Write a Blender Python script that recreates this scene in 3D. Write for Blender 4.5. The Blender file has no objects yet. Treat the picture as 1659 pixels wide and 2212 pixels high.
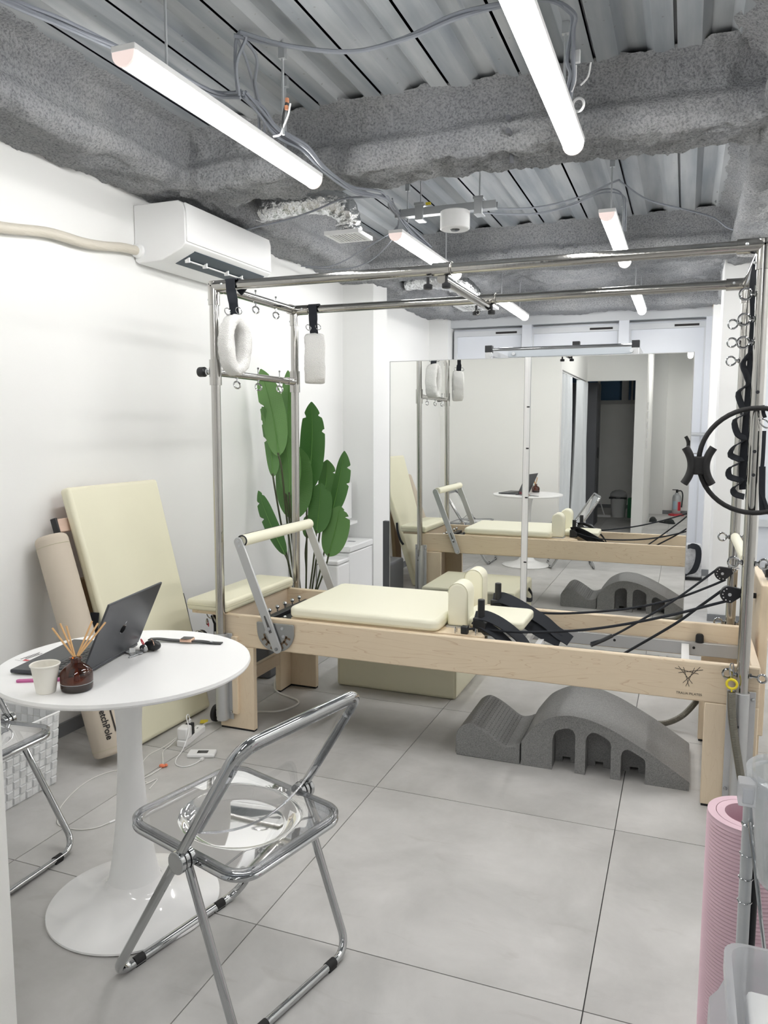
import bpy, bmesh, math, random
from mathutils import Vector, Matrix, noise
random.seed(7)
S = bpy.context.scene
C = bpy.context.collection
PI = math.pi
# ---------------------------------------------------------------- camera
cam_d = bpy.data.cameras.new('camera'); cam = bpy.data.objects.new('camera', cam_d); C.objects.link(cam)
F, YAW, PITCH, ROLL, PCX, PCY = 1664.17, 0.3679, 0.1082, 0.0014, 836.17, 1103.92
fw = Vector((-math.sin(YAW)*math.cos(PITCH), math.cos(YAW)*math.cos(PITCH), -math.sin(PITCH)))
rt = Vector((math.cos(YAW), math.sin(YAW), 0)); up = rt.cross(fw)
rt, up = math.cos(ROLL)*rt + math.sin(ROLL)*up, -math.sin(ROLL)*rt + math.cos(ROLL)*up
m = Matrix.Identity(4)
for i in range(3):
    m[i][0] = rt[i]; m[i][1] = up[i]; m[i][2] = -fw[i]
m[0][3], m[1][3], m[2][3] = 0, 0, 1.38
cam.matrix_world = m
cam_d.sensor_fit = 'VERTICAL'; cam_d.sensor_height = 24; cam_d.sensor_width = 18
cam_d.lens = F/2212*24
cam_d.shift_x = (829.5-PCX)/2212; cam_d.shift_y = (PCY-1106)/2212
cam_d.clip_start = 0.02
S.camera = cam
# ---------------------------------------------------------------- world, exposure
w = bpy.data.worlds.new('world'); S.world = w; w.use_nodes = True
w.node_tree.nodes['Background'].inputs[0].default_value = (0.75, 0.82, 0.95, 1)
w.node_tree.nodes['Background'].inputs[1].default_value = 0.3
S.view_settings.view_transform = 'Standard'; S.view_settings.look = 'None'
S.view_settings.gamma = 1; S.view_settings.use_curve_mapping = False
S.view_settings.exposure = 1.2
LAMP = 17.0
LAMP_C = (1.0, 0.985, 0.955)
S.cycles.max_bounces = 12; S.cycles.diffuse_bounces = 6; S.cycles.glossy_bounces = 6
S.cycles.transmission_bounces = 8; S.cycles.transparent_max_bounces = 16
S.cycles.sample_clamp_indirect = 8; S.cycles.caustics_reflective = False; S.cycles.caustics_refractive = False

# ---------------------------------------------------------------- materials
def newmat(name):
    mt = bpy.data.materials.new(name); mt.use_nodes = True
    return mt, mt.node_tree, mt.node_tree.nodes['Principled BSDF']
def pm(name, col, rough=.5, metal=0., bump=0, bscale=100., var=0, vscale=5., emit=None, spec=.5, stretch=(1,1,1), coat=0, trans=0, ior=1.45, detail=4):
    mt, nt, b = newmat(name)
    b.inputs['Base Color'].default_value = (*col, 1); b.inputs['Roughness'].default_value = rough
    b.inputs['Metallic'].default_value = metal; b.inputs['Specular IOR Level'].default_value = spec
    b.inputs['Coat Weight'].default_value = coat
    if trans: b.inputs['Transmission Weight'].default_value = trans; b.inputs['IOR'].default_value = ior
    N = nt.nodes; L = nt.links
    tc = N.new('ShaderNodeTexCoord'); mp = N.new('ShaderNodeMapping'); mp.inputs['Scale'].default_value = stretch
    L.new(tc.outputs['Object'], mp.inputs[0])
    if var:
        n = N.new('ShaderNodeTexNoise'); n.inputs['Scale'].default_value = vscale; n.inputs['Detail'].default_value = 5
        L.new(mp.outputs[0], n.inputs[0])
        r = N.new('ShaderNodeValToRGB')
        r.color_ramp.elements[0].position = .3; r.color_ramp.elements[1].position = .7
        r.color_ramp.elements[0].color = (*[c*(1-var) for c in col], 1); r.color_ramp.elements[1].color = (*[min(1, c*(1+var)) for c in col], 1)
        L.new(n.outputs[0], r.inputs[0]); L.new(r.outputs[0], b.inputs['Base Color'])
    if bump:
        n = N.new('ShaderNodeTexNoise'); n.inputs['Scale'].default_value = bscale; n.inputs['Detail'].default_value = detail
        L.new(mp.outputs[0], n.inputs[0])
        bp = N.new('ShaderNodeBump'); bp.inputs['Strength'].default_value = bump; bp.inputs['Distance'].default_value = .01
        L.new(n.outputs[0], bp.inputs['Height']); L.new(bp.outputs[0], b.inputs['Normal'])
    if emit: b.inputs['Emission Color'].default_value = (*emit[0], 1); b.inputs['Emission Strength'].default_value = emit[1]
    return mt
M_wall = pm('wall_paint', (.86, .865, .86), .6, bump=.04, bscale=300)
M_wall2 = pm('wall_paint_grey', (.89, .89, .87), .6, bump=.05, bscale=200)
M_white = pm('white_plastic', (.88, .885, .89), .35)
M_gloss = pm('white_gloss', (.9, .9, .905), .12, coat=.5)
M_top = pm('white_laminate', (.95, .95, .955), .3)
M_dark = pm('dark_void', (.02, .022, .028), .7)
M_black = pm('black_plastic', (.012, .013, .016), .4)
M_rubber = pm('black_rubber', (.012, .012, .013), .7)
M_web = pm('black_webbing', (.012, .015, .022), .8, bump=.3, bscale=900)
M_cream = pm('cream_vinyl', (.80, .775, .60), .42, bump=.05, bscale=500, var=.02, vscale=3)
M_cream2 = pm('cream_vinyl_pale', (.88, .86, .70), .42, bump=.05, bscale=500)
M_seam = pm('seam_thread', (.55, .52, .38), .8)
M_beige = pm('beige_cloth', (.60, .53, .44), .85, bump=.25, bscale=900)
M_chrome = pm('chrome', (.50, .51, .52), .06, 1.)
M_steel = pm('polished_steel', (.50, .49, .47), .13, 1., bump=.05, bscale=60, stretch=(1, 1, .05))
M_zinc = pm('zinc_steel', (.60, .62, .64), .32, .6)
M_alu = pm('anodised_aluminium', (.56, .57, .58), .38, .6)
M_brush = pm('brushed_steel', (.42, .43, .43), .33, .9, bump=.1, bscale=100, stretch=(1, 1, 6))
M_mirror = pm('mirror_silver', (.94, .95, .935), 0., 1.)
M_pink = pm('pink_foam', (.74, .53, .60), .75, bump=.15, bscale=700)
M_magenta = pm('magenta_rubber', (.55, .13, .33), .5)
M_fleece = pm('white_fleece', (.95, .945, .93), .95, bump=.9, bscale=260)
M_paper = pm('paper_cup', (.85, .83, .77), .6)
M_sheet = pm('white_paper', (.9, .9, .9), .7)
M_reed = pm('rattan_reed', (.68, .42, .20), .7)
M_space = pm('dark_grey_aluminium', (.085, .09, .10), .38, .7)
M_key = pm('black_keys', (.01, .01, .012), .5)
M_yellow = pm('yellow_plastic', (.80, .66, .03), .45)
M_spring = pm('spring_coil', (.20, .19, .16), .4, .8)
M_cable = pm('grey_cable', (.27, .29, .33), .5)
M_wcable = pm('white_cable', (.80, .79, .76), .4)
M_orange = pm('orange_clip', (.85, .24, .12), .5)
M_red = pm('red_paint', (.6, .03, .05), .35)
M_gbin = pm('green_plastic', (.03, .25, .10), .5)
M_slip = pm('dark_slipper', (.03, .035, .035), .8)
M_base = pm('grey_skirting', (.22, .23, .245), .6)
M_joint = pm('floor_joint', (.10, .10, .10), .9)
M_locker = pm('dark_grey_locker', (.13, .135, .15), .5)
M_shut = pm('window_film', (.77, .80, .86), .35, var=.02, vscale=2)
M_frame = pm('window_frame', (.66, .68, .71), .4)
M_night = pm('night_glass', (.10, .19, .32), .1)
M_foil = pm('aluminium_foil', (.75, .76, .77), .22, 1., bump=1., bscale=45)
M_screen = pm('dark_screen', (.02, .02, .02), .1)
M_copper = pm('rose_gold', (.75, .5, .38), .25, .8)
M_brick = pm('terminal_orange', (.7, .3, .16), .5)
M_stem = pm('dark_stem', (.05, .06, .025), .6)
M_pinkwood = pm('pale_wood', (.62, .46, .38), .6, var=.08, vscale=8, stretch=(1, 1, 4))
M_pipe = pm('cream_pipe_tape', (.66, .62, .54), .5, bump=.5, bscale=60, stretch=(1, .2, 1))
M_bag = pm('silver_bag', (.55, .56, .58), .45, bump=.6, bscale=60, var=.2, vscale=30)
M_print = pm('black_print', (.015, .012, .012), .6)
M_winframe = pm('dim_frame', (.5, .5, .5), .5)
M_ext = pm('extinguisher_metal', (.5, .52, .54), .35, .5)
M_curtain = pm('curtain_cloth', (.80, .83, .86), .9, bump=.15, bscale=600)

def lamp_mat():
    mt, nt, b = newmat('lamp_diffuser')
    b.inputs['Base Color'].default_value = (.9, .9, .9, 1)
    b.inputs['Emission Color'].default_value = (*LAMP_C, 1); b.inputs['Emission Strength'].default_value = LAMP
    return mt
M_lamp = lamp_mat()
M_lampcap = pm('lamp_end_cap', (.80, .70, .68), .4, emit=((1, .8, .75), .25))

def tile_mat():
    mt, nt, b = newmat('concrete_tile'); N = nt.nodes; L = nt.links
    tc = N.new('ShaderNodeTexCoord'); oi = N.new('ShaderNodeObjectInfo')
    ad = N.new('ShaderNodeVectorMath'); ad.operation = 'MULTIPLY_ADD'
    cmb = N.new('ShaderNodeCombineXYZ')
    L.new(oi.outputs['Random'], cmb.inputs[0]); L.new(oi.outputs['Random'], cmb.inputs[1])
    ad.inputs[1].default_value = (40, 17, 0)
    L.new(cmb.outputs[0], ad.inputs[0]); L.new(tc.outputs['Object'], ad.inputs[2])
    n1 = N.new('ShaderNodeTexNoise'); n1.inputs['Scale'].default_value = 2.6; n1.inputs['Detail'].default_value = 9; n1.inputs['Roughness'].default_value = .62; n1.inputs['Distortion'].default_value = .3
    L.new(ad.outputs[0], n1.inputs[0])
    r = N.new('ShaderNodeValToRGB'); e = r.color_ramp.elements
    e[0].position = .28; e[0].color = (.41, .405, .395, 1); e[1].position = .72; e[1].color = (.61, .60, .59, 1)
    L.new(n1.outputs[0], r.inputs[0])
    n2 = N.new('ShaderNodeTexNoise'); n2.inputs['Scale'].default_value = 5; n2.inputs['Detail'].default_value = 8; n2.inputs['Distortion'].default_value = 1.0
    mp = N.new('ShaderNodeMapping'); mp.inputs['Scale'].default_value = (1, 3, 1); L.new(ad.outputs[0], mp.inputs[0]); L.new(mp.outputs[0], n2.inputs[0])
    r2 = N.new('ShaderNodeValToRGB'); e = r2.color_ramp.elements
    e[0].position = .62; e[0].color = (1, 1, 1, 1); e[1].position = .8; e[1].color = (.86, .85, .84, 1)
    L.new(n2.outputs[0], r2.inputs[0])
    mx = N.new('ShaderNodeMix'); mx.data_type = 'RGBA'; mx.blend_type = 'MULTIPLY'; mx.inputs[0].default_value = 1
    L.new(r.outputs[0], mx.inputs[6]); L.new(r2.outputs[0], mx.inputs[7])
    L.new(mx.outputs[2], b.inputs['Base Color'])
    b.inputs['Roughness'].default_value = .5; b.inputs['Specular IOR Level'].default_value = .35
    return mt
M_tile = tile_mat()

def wood_mat(name, c1, c2, axis=0, rscale=1.0):
    mt, nt, b = newmat(name); N = nt.nodes; L = nt.links
    tc = N.new('ShaderNodeTexCoord'); mp = N.new('ShaderNodeMapping')
    s = [9., 9., 9.]; s[axis] = 1.1; mp.inputs['Scale'].default_value = s
    L.new(tc.outputs['Object'], mp.inputs[0])
    n = N.new('ShaderNodeTexNoise'); n.inputs['Scale'].default_value = 1.0; n.inputs['Detail'].default_value = 3; n.inputs['Distortion'].default_value = .6
    L.new(mp.outputs[0], n.inputs[0])
    mul = N.new('ShaderNodeMath'); mul.operation = 'MULTIPLY'; mul.inputs[1].default_value = 15
    L.new(n.outputs[0], mul.inputs[0])
    sn = N.new('ShaderNodeMath'); sn.operation = 'FRACT'; L.new(mul.outputs[0], sn.inputs[0])
    r = N.new('ShaderNodeValToRGB'); e = r.color_ramp.elements
    e[0].position = 0; e[0].color = (*c2, 1); e[1].position = .11; e[1].color = (*c1, 1)
    L.new(sn.outputs[0], r.inputs[0])
    n2 = N.new('ShaderNodeTexNoise'); n2.inputs['Scale'].default_value = 14; n2.inputs['Detail'].default_value = 5; L.new(mp.outputs[0], n2.inputs[0])
    mx = N.new('ShaderNodeMix'); mx.data_type = 'RGBA'; mx.blend_type = 'MULTIPLY'; mx.inputs[0].default_value = 1
    r2 = N.new('ShaderNodeValToRGB'); r2.color_ramp.elements[0].color = (.93, .92, .90, 1); r2.color_ramp.elements[1].color = (1, 1, 1, 1)
    L.new(n2.outputs[0], r2.inputs[0])
    L.new(r.outputs[0], mx.inputs[6]); L.new(r2.outputs[0], mx.inputs[7]); L.new(mx.outputs[2], b.inputs['Base Color'])
    b.inputs['Roughness'].default_value = .45
    return mt
M_wood = wood_mat('maple_board', (.80, .67, .50), (.66, .50, .34), 0)
M_woodz = wood_mat('maple_board_upright', (.82, .69, .52), (.77, .63, .46), 2)
M_woody = wood_mat('maple_board_cross', (.76, .63, .48), (.71, .57, .42), 1)

def rock_mat(name='sprayed_mineral_wool', c1=(.20, .207, .22), c2=(.52, .53, .545)):
    mt, nt, b = newmat(name); N = nt.nodes; L = nt.links
    tc = N.new('ShaderNodeTexCoord')
    n = N.new('ShaderNodeTexNoise'); n.inputs['Scale'].default_value = 110; n.inputs['Detail'].default_value = 8; n.inputs['Roughness'].default_value = .65
    L.new(tc.outputs['Object'], n.inputs[0])
    r = N.new('ShaderNodeValToRGB'); e = r.color_ramp.elements
    e[0].position = .3; e[0].color = (*c1, 1); e[1].position = .56; e[1].color = (*c2, 1)
    L.new(n.outputs[0], r.inputs[0])
    n3 = N.new('ShaderNodeTexNoise'); n3.inputs['Scale'].default_value = 4; n3.inputs['Detail'].default_value = 4; L.new(tc.outputs['Object'], n3.inputs[0])
    r3 = N.new('ShaderNodeValToRGB'); r3.color_ramp.elements[0].position = .35; r3.color_ramp.elements[1].position = .65
    r3.color_ramp.elements[0].color = (.84, .85, .87, 1); r3.color_ramp.elements[1].color = (1, 1, 1, 1)
    L.new(n3.outputs[0], r3.inputs[0])
    mx = N.new('ShaderNodeMix'); mx.data_type = 'RGBA'; mx.blend_type = 'MULTIPLY'; mx.inputs[0].default_value = 1
    L.new(r.outputs[0], mx.inputs[6]); L.new(r3.outputs[0], mx.inputs[7]); L.new(mx.outputs[2], b.inputs['Base Color'])
    bp = N.new('ShaderNodeBump'); bp.inputs['Strength'].default_value = .9; bp.inputs['Distance'].default_value = .02
    L.new(n.outputs[0], bp.inputs['Height']); L.new(bp.outputs[0], b.inputs['Normal'])
    b.inputs['Roughness'].default_value = .95; b.inputs['Specular IOR Level'].default_value = .2
    return mt
M_rock = rock_mat()
M_rockw = rock_mat('sprayed_wool_pale', (.25, .26, .27), (.72, .72, .72))

def deck_mat():
    mt, nt, b = newmat('galvanised_deck'); N = nt.nodes; L = nt.links
    tc = N.new('ShaderNodeTexCoord'); mp = N.new('ShaderNodeMapping'); mp.inputs['Scale'].default_value = (9, .8, 9)
    L.new(tc.outputs['Object'], mp.inputs[0])
    n = N.new('ShaderNodeTexNoise'); n.inputs['Scale'].default_value = 1.3; n.inputs['Detail'].default_value = 7; L.new(mp.outputs[0], n.inputs[0])
    r = N.new('ShaderNodeValToRGB'); e = r.color_ramp.elements
    e[0].position = .35; e[0].color = (.26, .29, .325, 1); e[1].position = .66; e[1].color = (.47, .49, .51, 1)
    L.new(n.outputs[0], r.inputs[0])
    n2 = N.new('ShaderNodeTexVoronoi'); n2.inputs['Scale'].default_value = 16; L.new(tc.outputs['Object'], n2.inputs[0])
    r2 = N.new('ShaderNodeValToRGB'); r2.color_ramp.elements[0].position = .02; r2.color_ramp.elements[1].position = .09
    r2.color_ramp.elements[0].color = (.62, .58, .52, 1); r2.color_ramp.elements[1].color = (1, 1, 1, 1)
    L.new(n2.outputs[0], r2.inputs[0])
    mx = N.new('ShaderNodeMix'); mx.data_type = 'RGBA'; mx.blend_type = 'MULTIPLY'; mx.inputs[0].default_value = 1
    L.new(r.outputs[0], mx.inputs[6]); L.new(r2.outputs[0], mx.inputs[7]); L.new(mx.outputs[2], b.inputs['Base Color'])
    b.inputs['Roughness'].default_value = .42; b.inputs['Metallic'].default_value = .15
    return mt
M_deck = deck_mat()

def foam_mat():
    mt, nt, b = newmat('grey_bead_foam'); N = nt.nodes; L = nt.links
    tc = N.new('ShaderNodeTexCoord')
    n = N.new('ShaderNodeTexVoronoi'); n.inputs['Scale'].default_value = 480; L.new(tc.outputs['Object'], n.inputs[0])
    r = N.new('ShaderNodeValToRGB'); e = r.color_ramp.elements
    e[0].position = .0; e[0].color = (.17, .172, .175, 1); e[1].position = .9; e[1].color = (.30, .30, .298, 1)
    sp = N.new('ShaderNodeSeparateColor'); L.new(n.outputs['Color'], sp.inputs[0]); L.new(sp.outputs[0], r.inputs[0])
    L.new(r.outputs[0], b.inputs['Base Color']); b.inputs['Roughness'].default_value = .55
    bp = N.new('ShaderNodeBump'); bp.inputs['Strength'].default_value = .25; bp.inputs['Distance'].default_value = .002
    L.new(n.outputs[0], bp.inputs['Height']); L.new(bp.outputs[0], b.inputs['Normal'])
    return mt
M_foam = foam_mat()

def thin_glass(name, tint, refl, rough=.02, body=0.):
    mt = bpy.data.materials.new(name); mt.use_nodes = True; nt = mt.node_tree; N = nt.nodes; L = nt.links
    N.remove(N['Principled BSDF']); out = N['Material Output']
    tr = N.new('ShaderNodeBsdfTransparent'); tr.inputs[0].default_value = (*tint, 1)
    gl = N.new('ShaderNodeBsdfGlossy'); gl.inputs['Roughness'].default_value = rough; gl.inputs[0].default_value = (1, 1, 1, 1)
    lw = N.new('ShaderNodeLayerWeight'); lw.inputs[0].default_value = refl
    mp = N.new('ShaderNodeMath'); mp.operation = 'MULTIPLY'; mp.inputs[1].default_value = .75
    L.new(lw.outputs['Fresnel'], mp.inputs[0])
    mx = N.new('ShaderNodeMixShader'); L.new(mp.outputs[0], mx.inputs[0]); L.new(tr.outputs[0], mx.inputs[1]); L.new(gl.outputs[0], mx.inputs[2])
    last = mx
    if body:
        df0 = N.new('ShaderNodeBsdfDiffuse'); df0.inputs[0].default_value = (.95, .95, .97, 1); tl = N.new('ShaderNodeBsdfTranslucent'); tl.inputs[0].default_value = (.95, .95, .97, 1)
        df = N.new('ShaderNodeMixShader'); df.inputs[0].default_value = .45; L.new(df0.outputs[0], df.inputs[1]); L.new(tl.outputs[0], df.inputs[2])
        m2 = N.new('ShaderNodeMixShader'); m2.inputs[0].default_value = body; L.new(mx.outputs[0], m2.inputs[1]); L.new(df.outputs[0], m2.inputs[2]); last = m2
    L.new(last.outputs[0], out.inputs[0])
    return mt
M_acry = thin_glass('clear_acrylic', (.93, .935, .94), .28)
M_acryrim = thin_glass('clear_acrylic_rim', (.74, .75, .77), .42, .05)
M_frost = thin_glass('frosted_plastic', (.90, .92, .94), .25, .25, .45)
M_clear = thin_glass('clear_plastic', (.88, .90, .91), .25, .1, .16)
M_amber = thin_glass('amber_glass', (.34, .13, .035), .45)

def leaf_mat():
    mt, nt, b = newmat('banana_leaf'); N = nt.nodes; L = nt.links
    oi = N.new('ShaderNodeObjectInfo'); r = N.new('ShaderNodeValToRGB'); e = r.color_ramp.elements
    e[0].color = (.075, .21, .05, 1); e[1].color = (.17, .35, .11, 1); L.new(oi.outputs['Random'], r.inputs[0])
    uv = N.new('ShaderNodeUVMap'); wv = N.new('ShaderNodeTexWave'); wv.wave_type = 'BANDS'; wv.bands_direction = 'Y'; wv.inputs['Scale'].default_value = 9
    wv.inputs['Distortion'].default_value = 1.2
    L.new(uv.outputs[0], wv.inputs[0])
    r2 = N.new('ShaderNodeValToRGB'); r2.color_ramp.elements[0].color = (.78, .78, .78, 1); r2.color_ramp.elements[1].color = (1, 1, 1, 1)
    L.new(wv.outputs[0], r2.inputs[0])
    mx = N.new('ShaderNodeMix'); mx.data_type = 'RGBA'; mx.blend_type = 'MULTIPLY'; mx.inputs[0].default_value = .6
    L.new(r.outputs[0], mx.inputs[6]); L.new(r2.outputs[0], mx.inputs[7]); L.new(mx.outputs[2], b.inputs['Base Color'])
    bp = N.new('ShaderNodeBump'); bp.inputs['Strength'].default_value = .25; bp.inputs['Distance'].default_value = .003
    L.new(wv.outputs[0], bp.inputs['Height']); L.new(bp.outputs[0], b.inputs['Normal'])
    b.inputs['Roughness'].default_value = .45
    return mt
M_leaf = leaf_mat()
M_rib = pm('leaf_midrib', (.10, .25, .05), .5)
M_woven = [pm('woven_band_light', (.82, .83, .84), .6, bump=.4, bscale=300, stretch=(1, 1, .1)), pm('woven_band_grey', (.70, .71, .72), .6, bump=.4, bscale=300, stretch=(.1, .1, 1))]

# ---------------------------------------------------------------- mesh helpers
V = Vector
class MB:
    def __init__(s): s.v = []; s.f = []
    def add(s, v, f):
        n = len(s.v); s.v += [V(p) for p in v]; s.f += [tuple(i+n for i in q) for q in f]; return s
    def box(s, x0, x1, y0, y1, z0, z1, R=None, c=None):
        vs = [V((x, y, z)) for z in (z0, z1) for y in (y0, y1) for x in (x0, x1)]
        if R is not None:
            c = V(c) if c is not None else V(((x0+x1)/2, (y0+y1)/2, (z0+z1)/2)); vs = [R @ (p-c)+c for p in vs]
        return s.add(vs, [(0, 2, 3, 1), (4, 5, 7, 6), (0, 1, 5, 4), (2, 6, 7, 3), (0, 4, 6, 2), (1, 3, 7, 5)])
    def hexa(s, b, t):      # bottom quad, top quad
        return s.add(list(b)+list(t), [(3, 2, 1, 0), (4, 5, 6, 7), (0, 1, 5, 4), (1, 2, 6, 5), (2, 3, 7, 6), (3, 0, 4, 7)])
    def cyl(s, a, b, r, n=16, r2=None, caps=True):
        a, b = V(a), V(b); d = (b-a).normalized(); u = d.orthogonal().normalized(); w_ = d.cross(u); r2 = r if r2 is None else r2
        vs = []
        for p, q in ((a, r), (b, r2)):
            for i in range(n):
                t = 2*PI*i/n; vs.append(p+u*math.cos(t)*q+w_*math.sin(t)*q)
        fs = [(i, (i+1) % n, n+(i+1) % n, n+i) for i in range(n)]
        if caps: fs += [tuple(range(n-1, -1, -1)), tuple(range(n, 2*n))]
        return s.add(vs, fs)
    def tube(s, path, r, n=8, closed=False, sub=0, sx=1., sy=1., ref=None, caps=True):
        P = [V(p) for p in path]
        if sub: P = catmull(P, sub, closed)
        m_ = len(P); vs = []; u = None
        for i, p in enumerate(P):
            if closed: d = P[(i+1) % m_]-P[i-1]
            else: d = P[min(i+1, m_-1)]-P[max(i-1, 0)]
            d = d.normalized() if d.length > 1e-9 else V((0, 0, 1))
            if ref is not None: u = V(ref)-d*d.dot(V(ref)); u.normalize()
            elif u is None: u = d.orthogonal().normalized()
            else:
                u = u-d*u.dot(d); u = u.normalized() if u.length > 1e-6 else d.orthogonal().normalized()
            w_ = d.cross(u); rr = r[i] if isinstance(r, (list, tuple)) else r
            for k in range(n):
                t = 2*PI*k/n; vs.append(p+u*math.cos(t)*rr*sx+w_*math.sin(t)*rr*sy)
        fs = []
        for i in range(m_ if closed else m_-1):
            j = (i+1) % m_
            for k in range(n): fs.append((i*n+k, i*n+(k+1) % n, j*n+(k+1) % n, j*n+k))
        if not closed and caps: fs += [tuple(range(n-1, -1, -1)), tuple((m_-1)*n+k for k in range(n))]
        return s.add(vs, fs)
    def lathe(s, c, prof, n=32, axis=None):
        c = V(c); vs = []; Q = axis_rot(axis)
        for (r, z) in prof:
            for i in range(n):
                t = 2*PI*i/n; vs.append(c+Q @ V((r*math.cos(t), r*math.sin(t), z)))
        m_ = len(prof)
        fs = [(i*n+k, i*n+(k+1) % n, (i+1)*n+(k+1) % n, (i+1)*n+k) for i in range(m_-1) for k in range(n)]
        if prof[0][0] > 1e-5: fs.append(tuple(range(n-1, -1, -1)))
        if prof[-1][0] > 1e-5: fs.append(tuple((m_-1)*n+k for k in range(n)))
        return s.add(vs, fs)
    def prism(s, poly, ax, a0, a1):
        def mk(p, a):
            return V((p[0], a, p[1])) if ax == 'y' else (V((a, p[0], p[1])) if ax == 'x' else V((p[0], p[1], a)))
        n = len(poly); vs = [mk(p, a0) for p in poly]+[mk(p, a1) for p in poly]
        fs = [tuple(range(n)), tuple(range(2*n-1, n-1, -1))]+[(i, n+i, n+(i+1) % n, (i+1) % n) for i in range(n)]
        return s.add(vs, fs)
    def torus(s, c, nrm, R, r, n=24, k=8, sc=1.):
        c = V(c); nrm = V(nrm).normalized(); u = nrm.orthogonal().normalized(); w_ = nrm.cross(u)
        return s.tube([c+u*math.cos(2*PI*i/n)*R+w_*math.sin(2*PI*i/n)*R*sc for i in range(n)], r, k, closed=True)
    def sph(s, c, r, n=12, sc=(1, 1, 1)):
        c = V(c); m_ = n//2; vs = []
        for i in range(1, m_):
            a = PI*i/m_
            for k in range(n): t = 2*PI*k/n; vs.append(c+V((r*math.sin(a)*math.cos(t)*sc[0], r*math.sin(a)*math.sin(t)*sc[1], r*math.cos(a)*sc[2])))
        fs = [(i*n+k, i*n+(k+1) % n, (i+1)*n+(k+1) % n, (i+1)*n+k) for i in range(m_-2) for k in range(n)]
        a = len(vs); vs += [c+V((0, 0, r*sc[2])), c-V((0, 0, r*sc[2]))]
        fs += [(a, (k+1) % n, k) for k in range(n)]+[(a+1, (m_-2)*n+k, (m_-2)*n+(k+1) % n) for k in range(n)]
        return s.add(vs, fs)
    def ribbon(s, path, wdir, wd, th=.0025, sub=4):
        P = catmull([V(p) for p in path], sub, False) if sub else [V(p) for p in path]
        vs = []; m_ = len(P)
        for i, p in enumerate(P):
            d = (P[min(i+1, m_-1)]-P[max(i-1, 0)]).normalized()
            W = V(wdir[min(i*len(wdir)//m_, len(wdir)-1)]) if isinstance(wdir[0], (tuple, list)) else V(wdir)
            W = (W-d*W.dot(d)).normalized(); nn = d.cross(W)
            for a, b in ((-1, -1), (1, -1), (1, 1), (-1, 1)): vs.append(p+W*a*wd/2+nn*b*th/2)
        fs = [(i*4+k, i*4+(k+1) % 4, i*4+4+(k+1) % 4, i*4+4+k) for i in range(m_-1) for k in range(4)]+[(3, 2, 1, 0), tuple((m_-1)*4+k for k in range(4))]
        return s.add(vs, fs)
    def xf(s, Mx, start=0):
        for i in range(start, len(s.v)): s.v[i] = Mx @ s.v[i]
        return s
def axis_rot(axis):
    if axis is None: return Matrix.Identity(3)
    return V((0, 0, 1)).rotation_difference(V(axis)).to_matrix()
def catmull(P, sub, closed):
    n = len(P); out = []
    for i in range(n if closed else n-1):
        p0 = P[(i-1) % n] if closed or i > 0 else P[0]*2-P[1]
        p1, p2 = P[i], P[(i+1) % n]
        p3 = P[(i+2) % n] if closed or i+2 < n else P[-1]*2-P[-2]
        for k in range(sub):
            t = k/sub
            out.append(.5*((2*p1)+(p2-p0)*t+(2*p0-5*p1+4*p2-p3)*t*t+(3*p1-p0-3*p2+p3)*t**3))
    if not closed: out.append(P[-1])
    return out
def rrect(x0, x1, y0, y1, r, k=5):
    pts = []
    for cx, cy, a in ((x1-r, y1-r, 0), (x0+r, y1-r, PI/2), (x0+r, y0+r, PI), (x1-r, y0+r, 1.5*PI)):
        for i in range(k+1): t = a+PI/2*i/k; pts.append((cx+r*math.cos(t), cy+r*math.sin(t)))
    return pts
ORG = {}
def setp(o, label=None, cat=None, group=None, kind=None):
    if label: o['label'] = label
    if cat: o['category'] = cat
    if group: o['group'] = group
    if kind: o['kind'] = kind
    return o
def thing(name, label, cat, loc=(0, 0, 0), group=None, kind=None):
    o = bpy.data.objects.new(name, None); C.objects.link(o); o.location = loc; o.empty_display_size = .05
    ORG[o.name] = V(loc); return setp(o, label, cat, group, kind)
def build(name, mb, mat, parent=None, bevel=0, smooth=35, label=None, seg=2, recalc=True, origin=None, kind=None, mats=None, fmat=None, uv=None):
    me = bpy.data.meshes.new(name)
    og = ORG[parent.name] if parent is not None else (V(origin) if origin else V((0, 0, 0)))
    me.from_pydata([p-og for p in mb.v], [], mb.f)
    if mat: me.materials.append(mat)
    for mm in mats or []: me.materials.append(mm)
    if fmat: me.polygons.foreach_set('material_index', fmat)
    if recalc:
        bm = bmesh.new(); bm.from_mesh(me); bmesh.ops.recalc_face_normals(bm, faces=bm.faces); bm.to_mesh(me); bm.free()
    if uv:
        ul = me.uv_layers.new(name='UVMap')
        for lp in me.loops: ul.data[lp.index].uv = uv[lp.vertex_index]
    if smooth:
        me.polygons.foreach_set('use_smooth', [True]*len(me.polygons)); me.set_sharp_from_angle(angle=math.radians(smooth))
    o = bpy.data.objects.new(name, me); C.objects.link(o)
    if parent is not None: o.parent = parent
    else: o.location = og
    ORG[o.name] = og
    if bevel:
        bv = o.modifiers.new('bevel', 'BEVEL'); bv.width = bevel; bv.segments = seg; bv.limit_method = 'ANGLE'; bv.angle_limit = math.radians(40)
        bv.harden_normals = False
    if label: o['label'] = label
    if kind: o['kind'] = kind
    return o
def solo(name, mb, mat, label, cat, group=None, origin=None, **k):
    if origin is None:
        xs = [p.x for p in mb.v]; ys = [p.y for p in mb.v]; zs = [p.z for p in mb.v]
        origin = ((min(xs)+max(xs))/2, (min(ys)+max(ys))/2, min(zs))
    return setp(build(name, mb, mat, None, origin=origin, **k), label, cat, group)
def struct(name, mb, mat, parent=None, **k):
    o = build(name, mb, mat, parent, **k)
    if parent is None: o['kind'] = 'structure'
    return o
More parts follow.
